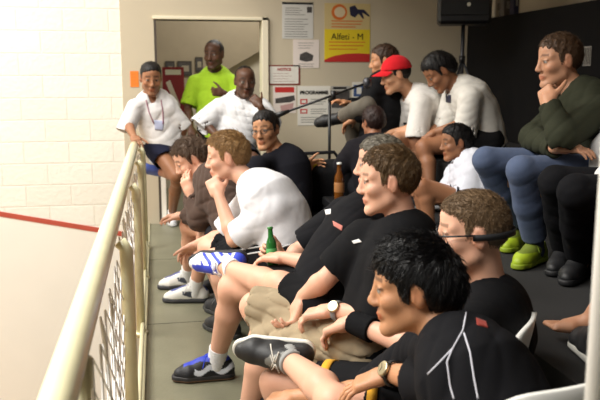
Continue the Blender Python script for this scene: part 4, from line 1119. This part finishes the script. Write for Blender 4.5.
# chairs under the front row
def chair_meshes():
    seat = MB(); 
    n1, n2 = 12, 12
    def sheet(fn, th, nu, nv):
        v = []; f = []
        for lay in (0,1):
            for i in range(nu+1):
                for j in range(nv+1): v.append(fn(i/nu, j/nv, lay*th))
        N = (nu+1)*(nv+1)
        for i in range(nu):
            for j in range(nv):
                q = i*(nv+1)+j; f.append((q,q+nv+1,q+nv+2,q+1)); f.append((N+q,N+q+1,N+q+nv+2,N+q+nv+1))
        ring = [j for j in range(nv+1)]+[i*(nv+1)+nv for i in range(1,nu+1)]+[nu*(nv+1)+j for j in range(nv-1,-1,-1)]+[i*(nv+1) for i in range(nu-1,0,-1)]
        for i in range(len(ring)): a, b = ring[i], ring[(i+1)%len(ring)]; f.append((a,b,N+b,N+a))
        return v, f
    s_ = sheet(lambda u, w, t: A(.21-.42*u, (w-.5)*(.44-.05*u), -.012*math.sin(math.pi*w)-.012*math.sin(math.pi*u)-t-(.03*max(0,.15-u)/.15)**1.0*.6), .014, n1, n2)
    def back(u, w, t):
        a = (w-.5)*1.9; z = .02+.43*u*(1-.22*(2*w-1)**4); r = .235-t
        return A(-.20-.07*u+.5*(1-math.cos(a))*.20+ t, r*math.sin(a)*(.98), z)
    b_ = sheet(back, .014, 10, 16)
    return s_, b_
CH = chair_meshes()
def chair(R, label, dx=0, dy=0, seat=None, turn=0):
    pel = R.pel; sx = nrm(dirw(*R.pfv)*A(1,1,0)); c_, s_ = math.cos(turn), math.sin(turn); sx = A(sx[0]*c_-sx[1]*s_, sx[0]*s_+sx[1]*c_, 0); sy = np.cross(A(0,0,1), sx); M_ = np.stack([sx, sy, A(0,0,1)], 1)
    z = (pel[2]-.125) if seat is None else seat
    base = A(pel[0], pel[1], 0)+sx*(dx-.05)+sy*dy
    t = thing('plastic_chair', label, 'chair', base, 'white chairs in the front row')
    for nm, (v, f) in zip(('seat','backrest'), CH): MB().add([base+A(0,0,z)+M_@p for p in v], f).build(nm, PLASTIC, t, True)
    for a in (1,-1):
        for b in (1,-1):
            p0 = base+M_@A(.17*a-.02, .175*b, z-.012); p1 = base+M_@A(.215*a-.02, .215*b, 0)
            MB().tube([p0, p1], [.022,.016], 10).build('leg', PLASTIC, t, True)
    return t
for R, pf in ((R10,(-.85,0,.55)),(R9,(-.9,0,.45)),(R8,(-.85,0,.5)),(R7,(-.85,0,.5)),(R6,(-.9,0,.4)),(R5,(-.9,0,.4))): R.pfv = pf
R10.pfv = (-.35,0,.94); chair(R10, 'white plastic chair under the man in the black polo shirt', dx=.18)
chair(R9, 'white plastic chair under the man with the glasses strap', dx=.05)
# stool under R3
def stool(R, label, q=1.0):
    b = A(R.pel[0], R.pel[1], 0); z = R.pel[2]-.11
    t = thing('stool', label, 'stool', b)
    MB().lathe([(.15*q,z-.03),(.165*q,z-.02),(.165*q,z-.005),(.15*q,z)], b, 24).build('seat', BLK_PL, t, True)
    for k in range(4):
        a = math.pi/4+k*math.pi/2
        MB().tube([b+A(.10*q*math.cos(a), .10*q*math.sin(a), z-.03), b+A(.17*q*math.cos(a), .17*q*math.sin(a), 0)], .012, 8).build('leg', STEEL, t, True)
stool(R3, 'black round stool under the man covering his mouth')
stool(R8, 'black round stool under the man in khaki shorts', .85)
stool(R7, 'black round stool under the man with blue shoes', .85)
stool(R6, 'black round stool under the fair-haired man in white')
stool(R5, 'black round stool under the person in the brown jacket')
# black equipment cases the back people sit on
def case(name, label, lo, hi):
    t = thing(name, label, 'case', ((lo[0]+hi[0])/2, (lo[1]+hi[1])/2, lo[2]))
    MB().bbox(lo, (hi[0],hi[1],hi[2]-.06), .008).build('body', BLK_PL, t)
    MB().bbox((lo[0]-.004,lo[1]-.004,hi[2]-.056), (hi[0]+.004,hi[1]+.004,hi[2]), .008).build('lid', BLK_PL, t)
    MB().tube([A(lo[0]-.008,(lo[1]+hi[1])/2-.06,hi[2]-.14), A(lo[0]-.03,(lo[1]+hi[1])/2-.05,hi[2]-.14), A(lo[0]-.03,(lo[1]+hi[1])/2+.05,hi[2]-.14), A(lo[0]-.008,(lo[1]+hi[1])/2+.06,hi[2]-.14)], .007, 8).build('handle', STEEL, t, True)
p13 = R13.pel; case('equipment_case', 'black equipment case under the person in grey trousers', (p13[0]-.12,p13[1]-.25,.5), (1.89,p13[1]+.3,p13[2]-.115))

# microphone on its boom stand
def micstand():
    foot = P(329,205,5.5); top = P(329,97,5.5); foot[2] = .5; top[0], top[1] = foot[0], foot[1]
    t = thing('microphone_stand', 'black microphone stand with long boom in front of the notices', 'microphone stand', (foot[0],foot[1],.5))
    MB().tube([foot+A(0,0,.03), top], .011, 10).build('pole', BLK_PL, t, True)
    mb = MB(); mb.lathe([(.14,.0),(.14,.012),(.03,.03),(.014,.05)], foot, 24); mb.build('base', STEEL, t, True)
    a, b = P(289,111,5.2), P(367,83,5.32)
    d = nrm(b-a); c = a+d*((top-a)@d)
    MB().tube([a, b], .008, 8).build('boom', BLK_PL, t, True)
    MB().tube([c-A(0,0,.03), c+A(0,0,.03)], .02, 10).tube([top-A(0,0,.02), c], .014, 10).build('clutch', BLK_PL, t, True)
    MB().tube([a-d*.10, a-d*.04, a], [.020,.017,.011], 12).build('microphone', BLK_PL, t, True)
    MB().bbox(b-A(.03,.03,.04), b+A(.03,.03,.04), .02).build('counterweight', STEEL, t, True)
micstand()
# loudspeaker on its tripod
def speaker():
    c = P(464,2,6.35); f = nrm(A(-.35,-1,0)); g = Fr(c, f, A(0,0,1)); M_ = g.R
    t = thing('loudspeaker', 'black loudspeaker up on a tripod stand beside the black partition', 'loudspeaker', c-A(0,0,.20))
    zb = -.19
    MB().bbox((-.16,-.22,zb),(.16,.22,.34), .025, M_, c).build('cabinet', BLK_PL, t)
    MB().bbox((.158,-.20,zb+.07),(.172,.20,.32), .006, M_, c).build('grille', mat('grille', srgb(14,14,15), .7, bump=.6, bscale=500), t)
    R_ = np.stack([g.y, g.z, g.x], 1)
    MB().lathe([(.001,0),(.016,0),(.016,.006),(.001,.008)], g.w(.172,.03,-.035), 16, R_).build('badge', mat('badge_metal', srgb(225,222,205), .25, metal=.3), t)
    b = A(c[0], c[1], .5) if c[0] < 1.9 else A(c[0], c[1], T3)
    s = thing('speaker_stand', 'black tripod stand carrying the loudspeaker', 'stand', b)
    MB().tube([b+A(0,0,.12), c+A(0,0,zb)], .017, 10).build('pole', STEEL, s, True)
    top = b+A(0,0,.72)
    for k in range(3):
        a = -.5+k*2*math.pi/3; 
        e = b+A(.32*math.cos(a), .32*math.sin(a), .012)
        MB().tube([top, e], .010, 8).build('leg', STEEL, s, True)
    MB().tube([top-A(0,0,.03), top+A(0,0,.03)], .026, 12).build('collar', BLK_PL, s, True)
speaker()

# notices on the far wall
def text(body, w, x, z, y, m, parent, name='lettering', bold=.0):
    cu = bpy.data.curves.new('t', 'FONT'); cu.body = body; cu.align_x = 'CENTER'; cu.align_y = 'CENTER'; cu.size = .1; cu.offset = bold; cu.extrude = .001
    o = bpy.data.objects.new('t', cu); COL.objects.link(o); dg = bpy.context.evaluated_depsgraph_get(); dg.update()
    me = bpy.data.meshes.new_from_object(o.evaluated_get(dg)); vs = np.array([v.co[:] for v in me.vertices]); fs = [tuple(p.vertices) for p in me.polygons]
    bpy.data.objects.remove(o); bpy.data.curves.remove(cu)
    k_ = w/(vs[:,0].max()-vs[:,0].min()); vs = vs*k_
    V = np.stack([x+vs[:,0], y-vs[:,2]*.2/k_*1.0-.0015, z+vs[:,1]], 1)
    return mk(name, V, fs, m, parent, False)
INK = mat('ink', (.01,.01,.01), .5); GREYINK = mat('grey_ink', srgb(120,116,110), .6); REDINK = mat('red_ink', srgb(170,40,36), .5)
def sheet(name, label, cat, x0, y0, x1, y1, m, group=None, yy=YW):
    a, b = wall_at(x0, y0, yy), wall_at(x1, y1, yy)
    t = thing(name, label, cat, ((a[0]+b[0])/2, yy-.001, b[2]), group)
    MB().box((a[0], yy-.004, b[2]), (b[0], yy-.001, a[2])).build('paper', m, t)
    W, Hh = b[0]-a[0], a[2]-b[2]
    def rect(u0, v0, u1, v1, mm, nm='print', lay=1):   # u across, v down, 0..1
        return MB().box((a[0]+W*u0, yy-.004-.0008*lay, a[2]-Hh*v1), (a[0]+W*u1, yy-.0035, a[2]-Hh*v0)).build(nm, mm, t)
    def poly(pts, mm, nm='print', lay=1):
        return MB().add(*prism([(a[0]+W*u, a[2]-Hh*v) for u, v in pts], yy-.004-.0008*lay, yy-.0035)).build(nm, mm, t)
    def txt(s_, u, v, wf, mm, nm='lettering', bold=0): return text(s_, W*wf, a[0]+W*u, a[2]-Hh*v, yy-.0055, mm, t, nm, bold)
    def lines(u0, u1, v0, v1, n, mm=GREYINK):
        mb = MB(); rg = np.random.default_rng(n)
        for i in range(n):
            v = v0+(v1-v0)*i/max(1,n-1); e = u1-(u1-u0)*rg.uniform(0,.3)
            mb.box((a[0]+W*u0, yy-.0052, a[2]-Hh*(v+.008)), (a[0]+W*e, yy-.0035, a[2]-Hh*(v-.008)))
        mb.build('text_lines', mm, t)
    return t, rect, poly, txt, lines
PAPER = mat('paper', srgb(222,218,208), .7); PAPER2 = mat('paper_pinkish', srgb(226,214,206), .7); DKPIC = mat('dark_picture', srgb(70,66,64), .5, vary=.5, vscale=30)
t, rect, poly, txt, lines = sheet('hanging_notice', 'grey-white notice with a dark header bar, pinned high left of the yellow poster', 'notice', 282,2,313,39, mat('paper_grey', srgb(206,204,198), .7))
rect(0,.0,1,.06,INK); rect(.80,.12,.96,.28,DKPIC); lines(.1,.75,.16,.34,4); lines(.08,.92,.46,.94,8)
MB; t, rect, poly, txt, lines = sheet('hanging_flyer', 'pale flyer with a small dark picture, below the grey-white notice', 'flyer', 293,39.5,319,68, PAPER2)
poly([(.26,.52),(.5,.42),(.78,.55),(.74,.74),(.5,.78),(.24,.72)], DKPIC); lines(.2,.8,.12,.3,3); lines(.2,.85,.86,.94,2)
t, rect, poly, txt, lines = sheet('hanging_poster', 'yellow and red poster with black lettering on the far wall', 'poster', 324.5,3,369.5,62, mat('paper_buff', srgb(205,184,130), .6))
YEL = mat('print_yellow', srgb(226,200,40), .5); RED = mat('print_red', srgb(190,48,44), .5); ORG = mat('print_orange', srgb(214,110,40), .5)
rect(0,.44,1,1,YEL); poly([(0,1),(0,.965),(.2,.90),(.45,.86),(.75,.85),(1,.86),(1,1)], RED, lay=2)
mbr = [(.32+.17*math.cos(a), .15+.135*math.sin(a)) for a in np.linspace(0,2*math.pi,25)[:-1]]; poly(mbr, ORG)
poly([(.33+.12*math.cos(a), .15+.09*math.sin(a)) for a in np.linspace(0,2*math.pi,25)[:-1]], mat('paper_buff2', srgb(214,196,160), .6), lay=2)
poly([(.54,.06),(.66,.03),(.72,.10),(.86,.10),(.98,.20),(.97,.22),(.82,.15),(.86,.25),(.84,.26),(.74,.17),(.66,.24),(.56,.20)], mat('print_navy', srgb(38,36,62), .5), lay=2)
lines(.15,.85,.30,.40,3, ORG); txt('Alfeti - M', .5, .57, .70, INK, bold=0); lines(.1,.92,.66,.78,3, ORG); 
t, rect, poly, txt, lines = sheet('sign', 'white sign with dark red border headed NOTICE', 'sign', 268,65,300,85, mat('sign_red', srgb(130,60,52), .5))
rect(.05,.07,.95,.93,PAPER); txt('NOTICE', .5, .22, .42, REDINK, bold=.003)
mbl = MB; lines(.15,.85,.42,.82,4, mat('dull_red_ink', srgb(150,96,88), .6))
t, rect, poly, txt, lines = sheet('hanging_leaflet', 'leaflet with red header and dark photo below the NOTICE sign', 'leaflet', 273,86,296,113, PAPER2)
rect(.08,.04,.92,.24,RED); poly([(.1,.46),(.92,.34),(.95,.52),(.75,.60),(.1,.64)], DKPIC); poly([(.3,.72),(.9,.62),(.85,.85),(.35,.92)], mat('photo_rose', srgb(190,150,146), .6))
t, rect, poly, txt, lines = sheet('hanging_notice', 'white sheet headed PROGRAMME with two red squares', 'notice', 297.5,86,330,125, PAPER)
txt('PROGRAMME', .5, .17, .86, INK, bold=.004); rect(.08,.33,.30,.46,RED); rect(.08,.58,.30,.70,RED); rect(.12,.36,.26,.43,PAPER,lay=2); rect(.12,.61,.26,.67,PAPER,lay=2); lines(.4,.9,.34,.46,3); lines(.4,.9,.59,.70,3); lines(.1,.9,.80,.92,3)
t, rect, poly, txt, lines = sheet('hanging_poster', 'dark grey poster beside the PROGRAMME sheet', 'poster', 331,86,350,117, mat('paper_dim', srgb(170,166,158), .6))
rect(.04,.16,.96,.70,DKPIC); rect(.1,.03,.8,.1,INK)
t, rect, poly, txt, lines = sheet('hanging_poster', 'blue and white poster left of the black-jacketed person', 'poster', 352,82,367,118, PAPER)
rect(.1,.08,.95,.4,mat('print_blue', srgb(60,84,130), .5)); rect(.3,.15,.6,.33,PAPER,lay=2); rect(.1,.5,.9,.9,DKPIC)
t, rect, poly, txt, lines = sheet('hanging_notice', 'small orange notice on the wall behind the leaning man', 'notice', 130,71,139,87, mat('paper_orange', srgb(236,128,40), .6))
lines(.15,.85,.2,.8,4, ORG)
# things in the room behind
t, rect, poly, txt, lines = sheet('display_board', 'dark red display board with white lettering inside the doorway', 'board', 162,67,185,118, mat('board_red', srgb(140,34,46), .5), yy=7.9)
txt('RHINO', .5, .10, .7, PAPER, bold=.004) if False else rect(.14,.05,.86,.15,PAPER)
poly([(.15,.3),(.35,.25),(.8,.75),(.7,.9)], PAPER2)
for i, (x0,y0,x1,y1,lb) in enumerate(((165,61,175,79,'small dark photo left of the pair over the red board'),(177,61,192,76,'dark framed photo above the red board'),(195,57,203,72,'dark framed photo beside the lime shirt shoulder'))):
    t, rect, poly, txt, lines = sheet('framed_photo', lb, 'picture', x0,y0,x1,y1, mat('frame_dark', srgb(60,54,48), .5), yy=9.44)
    rect(.1,.1,.9,.9,DKPIC); rect(.3,.3,.8,.7,mat('photo_mid', srgb(150,140,120), .6), lay=2)
# things on top of the partition
for lb, x0, x1, rgb, hh in (('white cardboard box standing on the partition top', 494,502,(196,190,178),.26), ('grey file box standing on the partition top', 503,512,(96,90,88),.26), ('dark blue folder standing on the partition top', 513,518,(44,44,72),.28)):
    def onx(px, py, X_=xr+.03):
        r = ray(px, py); return C0+r*(X_/r[0])
    a = onx(x0, 18, xr); wd_ = (x1-x0)/103
    nm = 'folder' if 'folder' in lb else 'file_box' if 'file' in lb else 'cardboard_box'
    t = thing(nm, lb, 'box' if 'box' in lb else 'folder', (xr+wd_/2+.005, a[1]+.04, PT))
    MB().bbox((xr+.005,a[1],PT),(xr+.005+wd_,a[1]+.09,PT+hh), .006).build('body', mat('box_%d'%rgb[0], srgb(*rgb), .7, vary=.05), t)
    MB().bbox((xr+.005+wd_*.3,a[1]-.004,PT+hh*.25),(xr+.005+wd_*.7,a[1]+.004,PT+hh*.5), .002).build('tab', mat('tab', srgb(150,146,140), .7), t)
struct('wall_shelf', MB().box((xr+.06,4.35,PT-.04),(xr+.55,YW,PT)), BLACK)
# striped paper on the black partition by the green jacket
def onx(px, py, X_): r = ray(px, py); return C0+r*(X_/r[0])
a, b = onx(583,66,xr), onx(592,46,xr)
t = thing('hanging_paper', 'striped black and white paper on the partition behind the green jacket', 'paper', (xr-.002,(a[1]+b[1])/2,a[2]))
MB().box((xr-.004,b[1],a[2]),(xr-.001,a[1],b[2])).build('paper', mat('paper_dull', srgb(150,146,140), .7), t)
mb = MB()
for i in range(5): 
    y = b[1]+(a[1]-b[1])*(i+.35)/5; mb.box((xr-.0055,y,a[2]+.01),(xr-.003,y+(a[1]-b[1])*.09,b[2]-.01))
mb.build('stripes', INK, t)
# sports bag, bottles
def bag():
    c = P(316,166,5.12); z0 = .5; cx, cy = c[0]+.02, c[1]
    t = thing('sports_bag', 'black sports bag with yellow trim on the step beside the man with glasses', 'bag', (cx,cy,z0))
    fr = Fr((cx,cy,z0+.17), A(.3,1,0)*-1, A(0,0,1)); G = Field(A(cx,cy,z0)-.5, A(cx,cy,z0)+.6, .009)
    rx = nrm(A(RT[0],RT[1],0)); fr = Fr((cx,cy,z0+.165), rx, A(0,0,1))
    G.apply(fr.box((0,0,0),(.25,.15,.165),.08), 0); G.all(lambda d,x,y,z: d+np.where(abs(d)<.04, wrinkle(x,y,z,.008,18,4), 0)); G.all(lambda d,x,y,z: np.maximum(d, z0+.001-z))
    V, Q = G.mesh(1); mk('body', V, Q, cloth((24,24,26)), t)
    bvh = tosurf([t.children[0]])
    for pix in ([(303,178),(311,168),(322,160),(333,156)],[(301,162),(308,157),(318,152)]):
        p_ = surf_tube(bvh, pix, .01, lift=.002)
        if len(p_) > 2: MB().tube(p_, .010, 6).build('trim', cloth((176,150,40)), t, True)
    MB().tube([fr.w(-.16,-.05,.15), fr.w(-.10,-.06,.22), fr.w(.10,-.06,.23), fr.w(.16,-.05,.15)], .012, 8).build('strap', cloth((30,30,32)), t, True)
bag()
def bottle(name, label, base, rgb, hgt, up=A(0,0,1), cap=(220,220,215), foam=None, rough=.1):
    t = thing(name, label, 'bottle', base); k = hgt/.23
    up = nrm(up); g = Fr(base, nrm(np.cross(A(0,1,0), up)), up); M_ = g.R
    m = bpy.data.materials.get('glass_%d_%d'%rgb[:2])
    if m is None:
        m = mat('glass_%d_%d'%rgb[:2], srgb(*rgb), rough, spec=.6); m.node_tree.nodes['Principled BSDF'].inputs['Transmission Weight'].default_value = .35
    MB().lathe([(.024*k,0),(.030*k,.004*k),(.0305*k,.02*k),(.0305*k,.125*k),(.027*k,.148*k),(.0155*k,.175*k),(.0130*k,.215*k),(.0145*k,.218*k),(.0145*k,.226*k),(.0125*k,.228*k)], base, 24, M_).build('body', m, t, True)
    MB().lathe([(.0308*k,.05*k),(.0312*k,.052*k),(.0312*k,.108*k),(.0308*k,.110*k)], base, 24, M_).build('label', mat('lab_%d'%rgb[0], srgb(*(min(255,c+40) for c in rgb)), .5), t, True)
    MB().lathe([(.015*k,.219*k),(.0165*k,.221*k),(.0158*k,.230*k),(.010*k,.232*k)], base, 20, M_).build('cap', mat('cap_%d'%cap[0], srgb(*cap), .4), t, True)
gb = P(273,268,3.30); gt = P(270,227,3.30)
bottle('beer_bottle', 'green glass beer bottle held on the knee of the man with blue shoes', gb, (40,120,50), np.linalg.norm(gt-gb), gt-gb, (60,130,60))
q = P(339,200,4.7)
case('flight_case', 'low black flight case on the step behind the front row', (q[0]-.07,q[1]-.14,.0 if q[0]<1.2 else .5), (q[0]+.12,q[1]+.16,q[2]))
bottle('beer_bottle', 'amber beer bottle with white cap standing on the flight case', q, (130,76,28), .235, cap=(225,225,220))
# white support pole at the right edge
pp = P(600,330,1.12)
t = thing('support_pole', 'white upright pole at the right edge of the picture', 'pole', (pp[0],pp[1],0))
MB().tube([A(pp[0],pp[1],.012), A(pp[0],pp[1],3.2)], .016, 16).build('shaft', PLASTIC, t, True)
MB().lathe([(.06,0),(.06,.01),(.015,.02)], (pp[0],pp[1],0), 20).build('base', PLASTIC, t, True)
# phone on the tier
q = P(512,141,4.6); r_ = ray(512,141); q = C0+r_*((T3-CAM_H)/r_[2])
t = tag(MB().bbox((-.05,-.10,0),(.05,.10,.012), .004, np.eye(3), A(max(q[0],2.0),q[1],T3)).build('booklet', PAPER), 'white booklet lying on the black carpeted tier', 'booklet')

# ---------------------------------------------------------------- light and camera
def area(name, loc, rot, size, energy, col=(1,.97,.91)):
    l = bpy.data.lights.new(name, 'AREA'); l.shape = 'RECTANGLE'; l.size, l.size_y = size; l.energy = energy; l.color = col
    o = bpy.data.objects.new(name, l); COL.objects.link(o); o.location = loc; o.rotation_euler = rot; return o
area('court_lamp', (-3.2,4.4,4.9), (0,0,0), (2.5,3.5), 600)
area('court_lamp', (-3.0,0.6,4.6), (0,math.radians(-12),0), (2.5,3.0), 380)
area('gallery_lamp', (.5,5.2,3.15), (0,0,0), (1.2,.3), 16)
area('room_lamp', (1.2,8.4,3.1), (0,0,0), (1.2,.6), 45)
w = bpy.data.worlds.new('World'); SC.world = w; w.use_nodes = True
w.node_tree.nodes['Background'].inputs[0].default_value = (1,.97,.92,1); w.node_tree.nodes['Background'].inputs[1].default_value = .085
cam = bpy.data.cameras.new('Camera'); co = bpy.data.objects.new('Camera', cam); COL.objects.link(co)
cam.sensor_width = 36; cam.lens = F_PX*36/600; cam.clip_start = .05
from mathutils import Matrix
co.matrix_world = Matrix(((RT[0],UP[0],-FW[0],C0[0]),(RT[1],UP[1],-FW[1],C0[1]),(RT[2],UP[2],-FW[2],C0[2]),(0,0,0,1)))
cam.dof.use_dof = True; cam.dof.focus_distance = 2.9; cam.dof.aperture_fstop = 5.0
SC.camera = co
SC.view_settings.view_transform = 'Standard'; SC.view_settings.look = 'None'; SC.view_settings.exposure = 0; SC.view_settings.gamma = 1; SC.view_settings.use_curve_mapping = False
